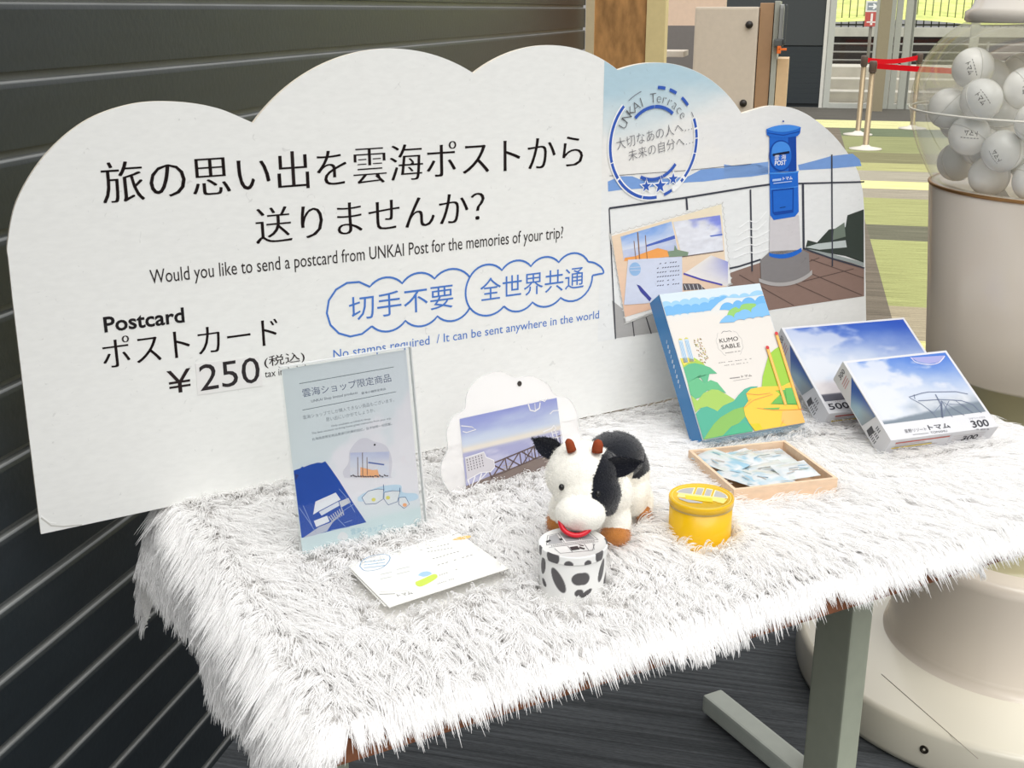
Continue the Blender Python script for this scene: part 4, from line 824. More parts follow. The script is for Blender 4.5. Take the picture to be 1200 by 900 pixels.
m.t3px(A_, 'Only available at UNKAI Shop.', *f1([(438, 682), (785, 616), (436, 662)]), GT, 3); m.t3px(A_, 'The best souvenir to bring home great memories from your trip.', *f1([(265, 748), (965, 612), (262, 726)]), GT, 3); m.t3px(A_, '云海商店限定商品是旅行的美好回忆，您不妨带一份回家。', *f1([(268, 800), (970, 660), (264, 776)]), GT, 3)
m.ppx(A_, f2([(58, 266), (110, 248), (120, 236), (135, 240), (180, 222), (240, 206), (270, 208), (296, 196), (330, 240), (400, 340), (500, 500), (606, 656), (118, 774)]), (30, 76, 168), 3)
m.ppx(A_, f2([(68, 290), (98, 300), (72, 340)]), (48, 60, 128), 4)
WH = (232, 234, 240)
m.ppx(A_, f2([(205, 598), (222, 500), (375, 432), (412, 485), (250, 570)]), WH, 4); m.ppx(A_, f2([(248, 578), (395, 500), (402, 530), (268, 606)]), (220, 224, 234), 5); m.ppx(A_, f2([(210, 645), (310, 606), (328, 650), (228, 692)]), WH, 4)
m.ppx(A_, f2([(400, 500), (470, 472), (488, 505), (415, 545)]), (206, 208, 214), 4)
for k in range(7): m.spx(A_, f2([(322 + k * 16, 612 - k * 11), (352 + k * 14, 650 - k * 8)]), .0014, (190, 192, 206), 4)
m.ppx(A_, f2([(130, 772), (250, 690), (330, 660), (420, 580), (440, 575), (350, 660), (310, 722), (220, 752)]), (186, 190, 206), 4)
for p in ([(400, 405), (450, 460), (520, 580)], [(100, 545), (180, 660), (230, 740)], [(380, 620), (450, 690)], [(440, 660), (500, 640)], [(130, 530), (200, 690)], [(330, 640), (470, 545), (510, 520)], [(340, 715), (480, 690)]): m.spx(A_, f2(p), .0007, (150, 170, 216), 4)
m.ppx(A_, bez(f2([(440, 320), (430, 270), (470, 210), (480, 120), (540, 40), (600, 20), (660, 45), (740, 70), (780, 120), (800, 200), (790, 300), (770, 322), (440, 320)]), 5), (214, 212, 222), 3)
m.quad(A_, [A_.px(*p) for p in f2([(484, 322), (775, 322), (778, 124), (484, 132)])], 20, 20, lambda a, b: mixc(mixc((226, 222, 226), (176, 180, 216), sstep(b, .5, 1.)[..., None]), (206, 214, 232), (fbm(a * 5, b * 8, 3))[..., None]), 4)
m.spx(A_, f2([(620, 205), (740, 222)]), .002, (90, 108, 172), 5); m.ppx(A_, f2([(560, 318), (560, 240), (650, 262), (690, 258), (705, 318)]), (242, 180, 132), 5)
for x in (540, 576, 610): m.spx(A_, f2([(x, 130 if x == 576 else 165), (x + 2, 300)]), .0010, (120, 96, 90), 6)
for k in range(16): m.spx(A_, f2([(485 + k * 18, 296 + 14 * hash2(k, 1)), (500 + k * 18, 305 + 12 * hash2(k, 2))]), .0018, (96, 88, 96), 6)
m.poly(A_, [(A_.px(*f2([(668, 72)])[0])[0] + .0015 * math.cos(a), A_.px(*f2([(668, 72)])[0])[1] + .0015 * math.sin(a)) for a in np.linspace(0, 6.28, 12)], (40, 40, 46), 6)
m.ppx(A_, bez(f2([(540, 470), (600, 430), (720, 385), (860, 375), (880, 430), (980, 440), (990, 480), (900, 500), (720, 480), (560, 500), (540, 470)]), 5), (194, 218, 236), 3)
for p in ([(572, 470), (620, 420), (690, 405), (735, 408), (732, 480), (680, 515), (600, 520), (572, 470)], [(740, 430), (800, 418), (860, 420), (840, 500), (770, 525), (738, 480), (740, 430)], [(850, 470), (900, 465), (930, 520), (890, 552), (850, 520), (850, 470)]): m.ppx(A_, f2(p), (224, 228, 232), 4); m.spx(A_, f2(p), .0008, (70, 100, 150), 5)
m.spx(A_, f2([(734, 370), (738, 420)]), .001, (60, 90, 140), 5); m.spx(A_, f2([(858, 395), (858, 430)]), .001, (60, 90, 140), 5)
for x, y, c in ((660, 485, (222, 214, 110)), (768, 470, (222, 214, 110)), (895, 525, (240, 170, 120))): m.ppx(A_, f2(el(x, y, 16, 14, 10)), c, 6)
m.ppx(A_, bez(f2([(385, 780), (395, 752), (420, 728), (455, 740), (468, 770), (440, 795), (385, 780)]), 4), (226, 228, 230), 3); m.t3px(A_, '雲海ショップ', *f2([(492, 752), (735, 715), (486, 705)]), (164, 200, 214), 4)
tag(m.build('flyer', M_PRINT, None, o), 'pale blue flyer with a navy shirt picture inside the clear acrylic stand', 'flyer')

# ------------------------------------------------------------------ cloud-shaped frosted stand with photograph
u, v, n = frame(.5734, .25); o = V3(-.0667, 1.6037, .735); CS = Sheet(o, u, v, n, .00012); cc = lambda p: crop(p, 510, 430, 5.622)
t = thing('cloud_photo_stand', o + u * .09 - UP * .012, 'frosted cloud-shaped photo stand with a small hanging hole, behind the toy cow', 'photo stand')
O_ = [(a, max(b, -.014)) for a, b in bez([CS.px(*p) for p in cc([(205, 905), (120, 850), (48, 740), (45, 640), (85, 540), (78, 430), (120, 330), (195, 280), (215, 170), (290, 75), (420, 30), (540, 68), (640, 60), (740, 110), (792, 182), (880, 208), (935, 300), (945, 420), (1000, 520), (1010, 640), (960, 730)])] , 6)]
m = MB(); nO = len(O_)
for k, ly in ((0, 0), (1, 0)):
    pass
fr = [CS.w(a, b) - n * .0005 for a, b in O_]; bk = [p - n * .003 for p in fr]
m.add(fr, [tuple(range(nO))], (240, 240, 242)); m.add(bk, [tuple(range(nO))[::-1]], (240, 240, 242)); m.build('plate', M_FROST, t)
m = MB(); m.add(fr + bk, [(i, (i + 1) % nO, nO + (i + 1) % nO, nO + i) for i in range(nO)], (240, 240, 242)); m.build('edge', M_EDGE, t)
hc_ = CS.px(*cc([(555, 110)])[0]); m = MB(); m.poly(CS, el(hc_[0], hc_[1], .0042, .0042, 20), (62, 58, 54), 3); m.build('hole', M_PRINT, t)
m = MB(); ph = [CS.px(*p) for p in cc([(205, 808), (858, 640), (800, 203), (160, 343)])]
def sunset(a, b):
    nz = fbm(a * 4, b * 9, 21); c = mixc((204, 214, 232), (150, 158, 214), sstep(b + .2 * (nz - .5), .62, 1.02)[..., None]); c = mixc(c, (238, 226, 208), (np.exp(-((b - .55) / .05) ** 2) * .9)[..., None]); c = mixc(c, (168, 168, 206), sstep(.53 - b + .03 * (nz - .5), 0, .04)[..., None] * .9)
    return mixc(c, (206, 204, 226), (sstep(nz, .5, .7) * (b < .5) * .7)[..., None])
m.quad(CS, ph, 40, 30, sunset, 1)
def q2(a, b): return tuple(sum(w * p for w, p in (((1 - a) * (1 - b), ph[0]), (a * (1 - b), ph[1]), (a * b, ph[2]), ((1 - a) * b, ph[3]))))
m.poly(CS, [q2(.0, .0), q2(1, .0), q2(1, .22), q2(.3, .12), q2(.0, .05)], (132, 118, 112), 2); BR = (108, 92, 90)
for a, b in (((.22, .26), (1, .44)), ((.24, .08), (1, .26)), ((.22, .24), (.26, .02)), ((.4, .30), (.41, .12)), ((.55, .34), (.555, .15)), ((.7, .37), (.705, .19)), ((.42, .30), (.54, .15)), ((.54, .33), (.42, .13)), ((.27, .26), (.39, .12)), ((.39, .29), (.27, .1)), ((.57, .34), (.69, .19)), ((.69, .36), (.57, .16))): m.stroke(CS, [q2(*a), q2(*b)], .0022 if a[0] != a[1] else .003, BR, 3)
for k in range(12): m.stroke(CS, [q2(.60 + k * .034, .35 + .007 * k), q2(.605 + k * .034, .17 + .008 * k)], .0012, BR, 3)
for k in range(22): m.stroke(CS, [q2(.3 + hash2(k, 1) * .65, .02 + hash2(k, 2) * .12 + .08), q2(.33 + hash2(k, 1) * .65, .02 + hash2(k, 2) * .12 + .085)], .0014, (178, 166, 158), 3)
WL = (244, 242, 244)
m.ppx(CS, cc([(195, 600), (320, 560), (335, 595), (385, 615), (390, 660), (365, 690), (300, 695), (210, 745)]), (214, 210, 216), 4)
for p, w in (([(195, 600), (320, 560), (335, 595), (385, 615), (390, 660), (365, 690), (300, 695), (210, 745)], .0014), ([(215, 745), (235, 800), (262, 720), (285, 760), (305, 700)], .0024), ([(250, 790), (345, 690)], .0014), ([(170, 388), (240, 395), (268, 412), (205, 432), (180, 425)], .0014), ([(612, 245), (625, 285), (655, 292), (685, 272), (690, 235)], .0022), ([(655, 240), (658, 285)], .0012), ([(690, 215), (720, 228), (735, 205)], .0016), ([(755, 310), (775, 290), (815, 285)], .0016),
             ([(710, 428), (765, 405), (780, 385), (795, 405), (780, 420)], .002), ([(765, 420), (785, 500)], .0016), ([(790, 420), (820, 520)], .0016), ([(770, 440), (810, 430)], .0012), ([(768, 470), (818, 460)], .0012), ([(820, 400), (835, 520)], .0014)): m.spx(CS, cc(p), w, WL, 5)
for k in range(30): a = CS.px(*cc([(208 + (k % 6) * 19 + 3 * (k // 6), 612 + (k // 6) * 17 - (k % 6) * 6)])[0]); m.poly(CS, el(a[0], a[1], .0009, .0013, 6), (96, 90, 98), 6)
m.t3px(CS, 'TOMAMU', *cc([(590, 742), (735, 700), (582, 715)]), WL, 5)
pho = m.build('photograph', M_GLOSSPRINT, t); pho['label'] = 'sunset photograph with white line drawings and railing'
keep_clear([o, o + u * .19, o + u * .19 - n * .004, o - n * .004], .001)

# ------------------------------------------------------------------ postcards
def postcard(q, z, lab, detail):
    P = [on_z(*p, z) for p in q]; u = unit(P[1] - P[0]); v = np.cross(UP, u); S_ = Sheet(P[0], u, v, UP, .0001); m = MB(); c = [S_.px(*p) for p in q]
    pts = [S_.w(a, b) for a, b in c]; dn = [p - UP * .0007 for p in pts]
    m.add(pts + dn, [(0, 1, 2, 3), (7, 6, 5, 4)] + [(i, 4 + i, 4 + (i + 1) % 4, (i + 1) % 4) for i in range(4)], (240, 239, 234))
    if detail:
        pc = lambda p: crop(p, 390, 590, 5.217); B_ = (120, 160, 196)
        m.spx(S_, bez(pc([(165, 385), (180, 350), (240, 320), (320, 312), (350, 330), (330, 370), (280, 402), (200, 412), (165, 385)]), 5), .0012, B_, 1)
        for y in (350, 368, 386): m.spx(S_, pc([(190, y + 8), (250, y + 2), (320, y - 8)]), .0022, (160, 190, 214), 1)
        m.spx(S_, pc([(350, 305), (480, 275)]), .0012, (186, 190, 190), 1)
        for k in range(4): m.spx(S_, pc([(290 + (k % 2) * 100, 435 + (k // 2) * 28 - (k % 2) * 30), (360 + (k % 2) * 110, 420 + (k // 2) * 28 - (k % 2) * 34)]), .0014, (184, 188, 186), 1)
        m.ppx(S_, bez(pc([(520, 440), (540, 422), (580, 415), (605, 430), (560, 448), (520, 440)]), 4), (170, 206, 234), 1); m.ppx(S_, bez(pc([(505, 480), (550, 462), (620, 432), (640, 450), (600, 480), (540, 508), (510, 500), (505, 480)]), 4), (206, 226, 90), 2)
        m.ppx(S_, bez(pc([(728, 225), (770, 205), (835, 196), (840, 208), (790, 222), (728, 225)]), 4), (232, 196, 120), 1); m.spx(S_, pc([(730, 195), (765, 180), (800, 185)]), .0014, (150, 146, 140), 1)
        for k, (a, b) in enumerate((((545, 240), (650, 222)), ((535, 285), (720, 245)), ((560, 300), (740, 270)), ((590, 345), (780, 290)), ((640, 378), (865, 310)), ((650, 440), (780, 395)), ((640, 492), (745, 458)))):
            for j in range(9):
                if hash2(j, k, 3) > .3: p = np.array(a) + (np.array(b) - a) * j / 9; r = np.array(a) + (np.array(b) - a) * (j + .55) / 9; m.spx(S_, pc([tuple(p), tuple(r)]), .0016, (140, 140, 136), 1)
        m.t3px(S_, 'トマム', *pc([(400, 572), (492, 552), (388, 556)]), (96, 96, 94), 1, .01); m.spx(S_, pc([(285, 556), (380, 552)]), .0018, (150, 150, 146), 1); m.spx(S_, pc([(290, 540), (460, 535)]), .0006, (180, 180, 176), 1)
    tag(m.build('postcard', M_PRINT, None, (P[0] + P[2]) / 2), lab, 'postcard', 'postcards on the fur'); keep_clear(pts, .006)
pq = crop([(345, 635), (1075, 397), (760, 172), (90, 378)], 390, 590, 5.217)
postcard(pq, .7395, 'upper white postcard with a green and blue drawing lying on the fur', True)
pq2 = crop([(318, 628), (1060, 402), (800, 200), (108, 410)], 390, 590, 5.217)
postcard(pq2, .7375, 'second white postcard tucked beneath the one with the green drawing', False)

# ------------------------------------------------------------------ tins
def cow_side(r, h, a):
    return (238, 238, 236)
def tin(name, px, py, zl, rpx, body_c, lid_h, lab, cat):
    c = on_z(px, py, zl); fz = c[1] * CP - (c[2] - CAM_H) * SP; r = rpx * fz / FPX; base = V3(c[0], c[1], .7195)
    t = thing(name, base, lab, cat); keep_clear([base + V3(math.cos(a), math.sin(a), 0) * r for a in np.linspace(0, 2 * math.pi, 24, endpoint=False)], .002); return t, base, r, zl - .7195
# yellow tin: train front on the lid
t, b, r, h = tin('round_tin', 822, 581, .783, 38, None, .01, 'round yellow tin with a silver train front on its lid', 'tin'); Y = (240, 190, 10)
m = MB(); m.lathe(b, [(r * .955, 0), (r * .965, .002), (r * .965, h - .010)], Y, 72); m.lathe(b, [(r * .965, h - .0125), (r * .985, h - .0115), (r * .985, h - .0095), (r * .965, h - .0085)], (196, 168, 96), 72, cap=False); m.build('body', M_TIN, t)
m = MB(); m.lathe(b, [(r * .975, h - .0095), (r, h - .009), (r, h - .0015), (r * .985, h), (r * .955, h - .0003), (r * .94, h - .0012), (0, h - .0012)], Y, 72)
LS = Sheet(b + UP * (h - .0010), unit(V3(.9, -.28, 0)), unit(V3(.28, .9, 0)), UP, .0001); k_ = r / .0425
def lp(p, c, ly): m.poly(LS, [(x * r, y * r) for x, y in p], c, ly)
SIL, PY = (186, 184, 182), (252, 226, 120)
m.quad(LS, [(-.72 * r, -.25 * r), (.72 * r, -.25 * r), (.72 * r, .1 * r), (-.72 * r, .1 * r)], 2, 2, lambda a, bb: mixc((252, 236, 150), (250, 228, 120), a[..., None]), 1)
def round_win(x0, x1, sgn):
    xs = np.linspace(x0, x1, 14); top = [(x, .06 + .62 * math.sqrt(max(0, 1 - (x / .80) ** 2))) for x in xs]; return [(x0, .06)] + top + [(x1, .06)]
for x0, x1 in ((-.79, -.28), (-.22, .0), (.06, .27), (.33, .79)):
    w_ = round_win(x0, x1, 1); lp(w_, (252, 246, 200), 2); cx, cy = np.mean([p[0] for p in w_]), .3; lp([(cx + (x - cx) * .86, cy + (y - cy) * .86) for x, y in w_], SIL, 3)
lp([(-.5, -.05), (.34, -.05), (.40, -.36), (-.42, -.36)], (248, 214, 0), 3); lp([(-.66, -.30), (.1, -.44), (.1, -.52), (-.3, -.58), (-.62, -.42)], SIL, 2); lp([(.62, -.05), (.80, .0), (.72, -.35), (.5, -.3)], PY, 2)
m.stroke(LS, [(r * .9 * math.cos(a), r * .9 * math.sin(a)) for a in np.linspace(0, 2 * math.pi, 60)], .0008, (252, 238, 130), 2); m.build('lid', M_TIN, t)
# cow-patterned tin
M_TINP = material('printed_tin', .4, spec=.35, gain=.88)
t, b, r, h = tin('round_tin', 671.5, 635, .787, 40.7, None, .01, 'round white tin with dark cow patches standing before the toy cow', 'tin'); TB_, TR_, TH_ = b, r, h
def patch(bl):
    def f(rr, hh, a):
        x = (math.atan2(math.sin(a + math.pi / 2 - .03), math.cos(a + math.pi / 2 - .03))) * r; d = 9
        for (cx, cy, rx, ry, th) in bl:
            dx, dy = x - cx, hh - cy; ct, st = math.cos(th), math.sin(th); d = min(d, math.hypot((dx * ct + dy * st) / rx, (-dx * st + dy * ct) / ry))
        return mixc((88, 86, 88), (240, 240, 238), sstep(np.float64(d), .94, 1.06))
    return f
X1 = V3(1, 0, 0); BLB = [(-.0225, .033, .0175, .0072, -1.05), (.0055, .037, .0105, .0085, .1), (.0105, .037, .0085, .0085, 0), (.005, .018, .0058, .005, .3), (.015, .0165, .009, .0034, .5), (.041, .040, .015, .006, 1.2), (-.05, .044, .012, .006, 1.4), (-.047, .022, .006, .004, -.8), (.06, .02, .012, .01, 0), (.09, .04, .012, .012, 0), (-.09, .03, .014, .010, .5)]
m = MB(); m.lathe(b, [(r * .965, hh) for hh in np.linspace(0, h - .010, 60)], None, 260, colf=patch(BLB), x=X1); m.build('body', M_TINP, t)
BLL = [(-.030, h - .004, .0095, .010, .2), (.034, h - .003, .0075, .010, -.2), (-.0085, h - .0105, .0058, .0052, 0), (.0155, h - .0105, .005, .0052, 0), (-.056, h - .004, .005, .008, 0), (.07, h - .004, .01, .008, 0)]
m = MB(); m.lathe(b, [(r * .97, h - .0115), (r * .992, h - .0115)] + [(r, hh) for hh in np.linspace(h - .0105, h - .0015, 12)] + [(r * .985, h), (r * .955, h - .0004), (r * .94, h - .0012), (0, h - .0012)], None, 260, colf=lambda rr, hh, a: patch(BLL)(rr, hh, a) if rr > .95 * r else (238, 238, 236), x=X1)
LS = Sheet(b + UP * (h - .0010), unit(V3(1, .16, 0)), unit(V3(-.16, 1, 0)), UP, .0001); GY, DK = (170, 170, 172), (52, 50, 52)
lp([(-.72, .02), (-.6, .52), (-.36, .62), (-.28, .05)], GY, 1); lp([(-.18, .1), (-.24, .66), (.24, .68), (.22, .12)], GY, 1); lp([(.3, .12), (.3, .64), (.56, .52), (.68, .14)], GY, 1)
for p in ([(-.78, -.04), (-.64, .56), (0, .78), (.62, .56), (.76, .06)], [(-.24, .06), (-.30, .66)], [(.26, .1), (.28, .7)], [(-.78, -.04), (.76, .08)], [(-.74, -.2), (.74, -.06)], [(-.6, -.3), (-.5, -.62), (.44, -.58), (.6, -.18)], [(-.2, -.2), (-.14, -.6)], [(.3, -.14), (.34, -.56), (.5, -.54), (.56, -.14)]): m.stroke(LS, [(x * r, y * r) for x, y in p], .0008, (120, 120, 122), 2)
lp([(-.16, -.28), (.08, -.24), (.1, -.46), (-.14, -.5)], DK, 3); lp([(.12, -.28), (.26, -.42), (.22, -.5), (.1, -.4)], DK, 3); lp([(.12, -.16), (.26, -.22), (.26, -.28), (.16, -.24)], (60, 40, 44), 3); lp([(-.34, .18), (-.26, .2), (-.27, .34), (-.36, .3)], DK, 3)
for k in range(22):
    if hash2(k, 7) > .15: m.stroke(LS, [((-.66 + k * .06) * r, (-.115 + k * .0055) * r), ((-.63 + k * .06) * r, (-.113 + k * .0055) * r)], .0026, (136, 134, 136), 2)
lp([(-.74, .1), (-.6, .2), (-.62, .3), (-.76, .2)], DK, 2); m.build('lid', M_TINP, t)

# ------------------------------------------------------------------ toy cow
RT, UC, FW = V3(1, 0, 0), V3(0, SP, CP), V3(0, CP, -SP)
cw = lambda x, y: (615 + x / 6, 495 + y / 6)
base = on_z(705, 622, .7205)
cow = thing('toy_cow', base, 'white and black plush toy cow bending its head over the patterned tin', 'plush toy')
PARTS = []
def lump(px, py, d, rx, ry, rz, grp, tilt=0):
    """an ellipsoid of the stuffed body: centre, radii in photo pixels across and up, depth radius in metres"""
    k = d / FPX; ct, st = math.cos(tilt), math.sin(tilt); A = np.array([RT * ct + UC * st, -RT * st + UC * ct, FW]); PARTS.append((at(px, py, d), np.array([rx * k, ry * k, rz]), A, grp))
lump(682, 556, 1.503, 43, 39, .042, 'head'); lump(688, 577, 1.498, 40, 31, .040, 'head'); lump(700, 588, 1.506, 25, 20, .03, 'head'); lump(680, 541, 1.508, 35, 26, .036, 'head')
lump(680, 602, 1.466, 30, 21.5, .027, 'muzzle', -.12)
lump(721, 534, 1.625, 34, 29, .052, 'body'); lump(735, 552, 1.655, 26, 33, .045, 'body'); lump(712, 578, 1.575, 30, 30, .045, 'body'); lump(698, 558, 1.565, 34, 34, .05, 'body'); lump(742, 575, 1.65, 20, 30, .035, 'body')
lump(722, 608, 1.568, 18, 24, .022, 'leg'); lump(721, 627, 1.562, 17.5, 13, .022, 'hoof')
lump(756, 588, 1.655, 10, 20, .016, 'leg'); lump(754, 600, 1.65, 9, 12, .016, 'hoof')
lump(655, 598, 1.59, 12, 20, .018, 'leg'); lump(651, 612, 1.595, 10.5, 12, .018, 'hoof')
m = MB()
for c, r, A, g in PARTS: m.ball(c, r, (240, 238, 230), 28, 18, A)
tmp = m.build('lump', M_PLUSH); mod = tmp.modifiers.new('r', 'REMESH'); mod.mode = 'VOXEL'; mod.voxel_size = .0016; sm_ = tmp.modifiers.new('s', 'SMOOTH'); sm_.iterations = 7; sm_.factor = .6
dg = bpy.context.evaluated_depsgraph_get(); dg.update(); me = bpy.data.meshes.new_from_object(tmp.evaluated_get(dg)); bpy.data.objects.remove(tmp)
Vv = np.array([q.co[:] for q in me.vertices]); Fc = [tuple(p.vertices) for p in me.polygons]; Nn = np.array([q.normal[:] for q in me.vertices])
Vv[:, 2] = np.maximum(Vv[:, 2], .7196)
_d = Vv[:, :2] - TB_[:2]; _l = np.linalg.norm(_d, axis=1); _in = (_l < TR_ + .001) & (Vv[:, 2] < TB_[2] + TH_ + .001)      # the chin rests on the tin, not in it
_up = _in & (Vv[:, 2] > TB_[2] + TH_ - .02); Vv[_up, 2] = TB_[2] + TH_ + .002; _o = _in & ~_up; Vv[_o, :2] = TB_[:2] + _d[_o] / _l[_o, None] * (TR_ + .001)
def sd(c, r, A): q = (Vv - c) @ A.T / r; return (np.linalg.norm(q, axis=1) - 1) * r.min()
D_ = np.array([sd(c, r, A) for c, r, A, g in PARTS]); grp = np.array([p[3] for p in PARTS])[D_.argmin(0)]; hd = D_[:5].min(0); bd = D_[5:].min(0)
Q = proj(Vv)
def inpoly(Q, poly):
    x, y = Q[:, 0], Q[:, 1]; ins = np.zeros(len(Q), bool); n = len(poly)
    for i in range(n):
        (x1, y1), (x2, y2) = poly[i], poly[(i + 1) % n]; c = ((y1 > y) != (y2 > y)) & (x < (x2 - x1) * (y - y1) / (y2 - y1 + 1e-9) + x1); ins ^= c
    return ins
CREAM, BLK, HOOF = np.array((242, 239, 230.)), np.array((20, 22, 30.)), np.array((186, 122, 62.))
J = Q + RNG.normal(0, .45, Q.shape)
ph = inpoly(J, [cw(*p) for p in ((585, 180), (540, 235), (505, 325), (478, 400), (466, 525), (520, 560), (568, 620), (560, 668), (640, 640), (760, 560), (760, 300), (680, 200))]) & (hd < bd) & (grp != 'muzzle')
fzv = Vv[:, 1] * CP - (Vv[:, 2] - CAM_H) * SP
pb = inpoly(J, [cw(*p) for p in ((330, 170), (380, 80), (470, 20), (560, 0), (760, 40), (900, 290), (870, 345), (800, 398), (755, 395), (765, 350), (700, 300), (560, 260))]) & (bd <= hd)
colr = np.where(ph[:, None], BLK, np.where(pb[:, None], np.array((34, 36, 42.)), np.where((grp == 'hoof')[:, None], HOOF, CREAM)))
pink = np.clip(1 - np.hypot(Q[:, 0] - 676, (Q[:, 1] - 617) * 1.6) / 16, 0, 1) * (grp == 'muzzle'); colr = mixc(colr, np.array((226, 196, 190.)), (pink * .8)[:, None])
m = MB(); m.add(Vv, Fc, None, True, colr)
_far = (np.linalg.norm(Vv[:, :2] - TB_[:2], axis=1) > TR_ + .008) | (Vv[:, 2] > TB_[2] + TH_ + .009); idx = RNG.choice(np.nonzero(_far)[0], 26000); nn = Nn[idx]; L0 = np.where(np.isin(grp[idx], ['hoof']), .0042, np.where(grp[idx] == 'muzzle', .0012, .0022)) * RNG.uniform(.6, 1.2, len(idx))
dirn = unit_rows(nn + RNG.normal(0, .45, nn.shape) - UP * .35); sd_ = unit_rows(np.cross(dirn, RNG.normal(0, 1, nn.shape))) * .00028; p0 = Vv[idx] + RNG.normal(0, .0006, nn.shape)
tri = np.stack([p0 - sd_, p0 + sd_, p0 + dirn * L0[:, None]], 1).reshape(-1, 3)
m.add(tri, [(3 * i, 3 * i + 1, 3 * i + 2) for i in range(len(idx))], None, True, np.repeat(colr[idx], 3, 0))
m.build('body', M_PLUSH, cow)
def ear(bx, by, tx, ty, d0, d1, wpx, face, col=(22, 24, 34)):
    """a leaf-shaped stuffed ear from base to tip, cupped on its face side"""
    a, b = at(bx, by, d0), at(tx, ty, d1); L_ = np.linalg.norm(b - a); x = (b - a) / L_; nf = unit(face - x * (face @ x)); y = np.cross(nf, x); w = wpx * d0 / FPX; m = MB(); vs = []; nU, nV = 18, 16
    for i in range(nU + 1):
        s = i / nU; wd = w * (math.sin(math.pi * min(s * .92 + .10, 1)) ** .75) * (1 - .15 * s)
        for j in range(nV):
            th = 2 * math.pi * j / nV; c, z = math.cos(th), math.sin(th); vs.append(a + x * L_ * s + y * wd * c + nf * (wd * (.24 * z - .30 * (1 - c * c) * (z > 0)) + .25 * wd * c * c))
    m.add(vs, [(i * nV + j, i * nV + (j + 1) % nV, (i + 1) * nV + (j + 1) % nV, (i + 1) * nV + j) for i in range(nU) for j in range(nV)] + [tuple(range(nV)), tuple(nU * nV + j for j in range(nV))], col, True)
    V_ = np.array(vs); k = RNG.choice(len(V_), 1500); d = unit_rows(RNG.normal(0, 1, (1500, 3))); s_ = unit_rows(np.cross(d, RNG.normal(0, 1, d.shape))) * .0003; p = V_[k] + RNG.normal(0, .0008, d.shape)
    m.add(np.stack([p - s_, p + s_, p + d * .003], 1).reshape(-1, 3), [(3 * i, 3 * i + 1, 3 * i + 2) for i in range(1500)], col, True)
    e = m.build('ear', M_PLUSH, cow); return e
ear(657, 531, 624, 514, 1.51, 1.50, 13.5, unit(-FW + UC * -.3)); ear(706, 549, 752, 541, 1.49, 1.475, 14.5, unit(-FW - UC * .35))
def horn(px, py, dx, d, w, h):
    b = at(px, py, d); t_ = at(px + dx, py - h, d - .003); m = MB(); k = d / FPX
    m.tube([b - (t_ - b) * .35, b, b + (t_ - b) * .45 + RT * .0006, b + (t_ - b) * .8, t_], [w * k, w * k, w * k * .95, w * k * .75, w * k * .25], (140, 66, 40), 14); m.build('horn', M_FELT, cow)
horn(669, 525, -4, 1.474, 5.6, 10.5); horn(700, 526, .6, 1.472, 6.6, 11)
for px, py, d in ((658, 571, 1.468), (700.5, 578.5, 1.4605)):
    m = MB(); m.ball(at(px, py, d), np.array((3.4, 4.0, 3.4)) * d / FPX, (14, 12, 14), 20, 12, np.array([RT, UC, FW])); e = m.build('eye', M_TIN, cow)
rc_ = at(675, 611.3, 1.46); m = MB(); rr = 18.2 * 1.46 / FPX
m.tube([rc_ + RT * rr * math.cos(a) + (UC * .86 + FW * .5) * rr * .95 * math.sin(a) for a in np.linspace(0, 2 * math.pi, 48, endpoint=False)], .0033, (222, 22, 44), 10, closed=True); rg = m.build('nose_ring', M_TIN, cow); rg['label'] = 'red ring hanging at the muzzle'
m = MB(); q = at(716, 505.5, 1.60); m.box(q - RT * .002 - UC * .001, RT * .005, UC * .004, FW * .001, (240, 240, 240), .0003); m.build('label_tag', M_FELT, cow)
keep_clear([on_z(*p, .72) for p in ((652, 614), (712, 634), (732, 632), (756, 606), (748, 597))], .0)

# ------------------------------------------------------------------ capsule machine with clear dome
MC = V3(1.10, 2.25, 0); BG, BG2 = (228, 217, 202), (232, 226, 208)
t = thing('capsule_machine', MC, 'tall beige capsule machine with a clear dome full of white balls', 'capsule machine')
m = MB(); m.lathe(MC, [(0, .0), (.43, .0), (.452, .008), (.455, .02), (.455, .088), (.452, .096), (.442, .1), (0, .1)], BG2, 96)
m.tube([on_z(1033, 790, .1004), on_z(1146, 889, .1004)], .0008, (150, 140, 124), 5)
base_ = m.build('base', M_SHELL, t)
q = on_plane(1074, 884, MC + V3(-.2, -.43, 0), unit(V3(-.2, -.43, 0))); dd = unit(V3(q[0] - MC[0], q[1] - MC[1], 0)); q = MC + dd * .4545 + UP * .055
m = MB(); m.lathe(q, [(0, .0), (.006, .001), (.008, .003), (.009, .0)], (80, 74, 66), 16, dd); m.build('bolt', M_METAL, base_)
m = MB(); m.lathe(MC, [(.268, .0995), (.262, .12), (.26, .127), (.258, .13), (.25, .31), (.245, .328), (.23, .338), (0, .338)], BG, 96); m.build('plinth', M_SHELL, t)
m = MB(); m.lathe(MC, [(.19, .335), (.185, .36), (.165, .40), (.16, .70), (.18, .735)], (196, 188, 150), 72); m.build('neck', M_SHELL, t)  # olive tint puts the green carpet's reflection into the neck colour
m = MB(); m.lathe(MC, [(0, .722), (.228, .722), (.242, .732), (.256, .90), (.273, 1.085), (.271, 1.096), (.255, 1.098), (.25, 1.088), (0, 1.085)], BG, 96); m.build('body', M_SHELL, t)
m = MB(); m.tube([MC + V3(math.cos(a), math.sin(a), 0) * .2725 + UP * 1.094 for a in np.linspace(0, 2 * math.pi, 96, endpoint=False)], .0034, (176, 132, 84), 8, closed=True); m.build('rim_ring', M_METAL, t)
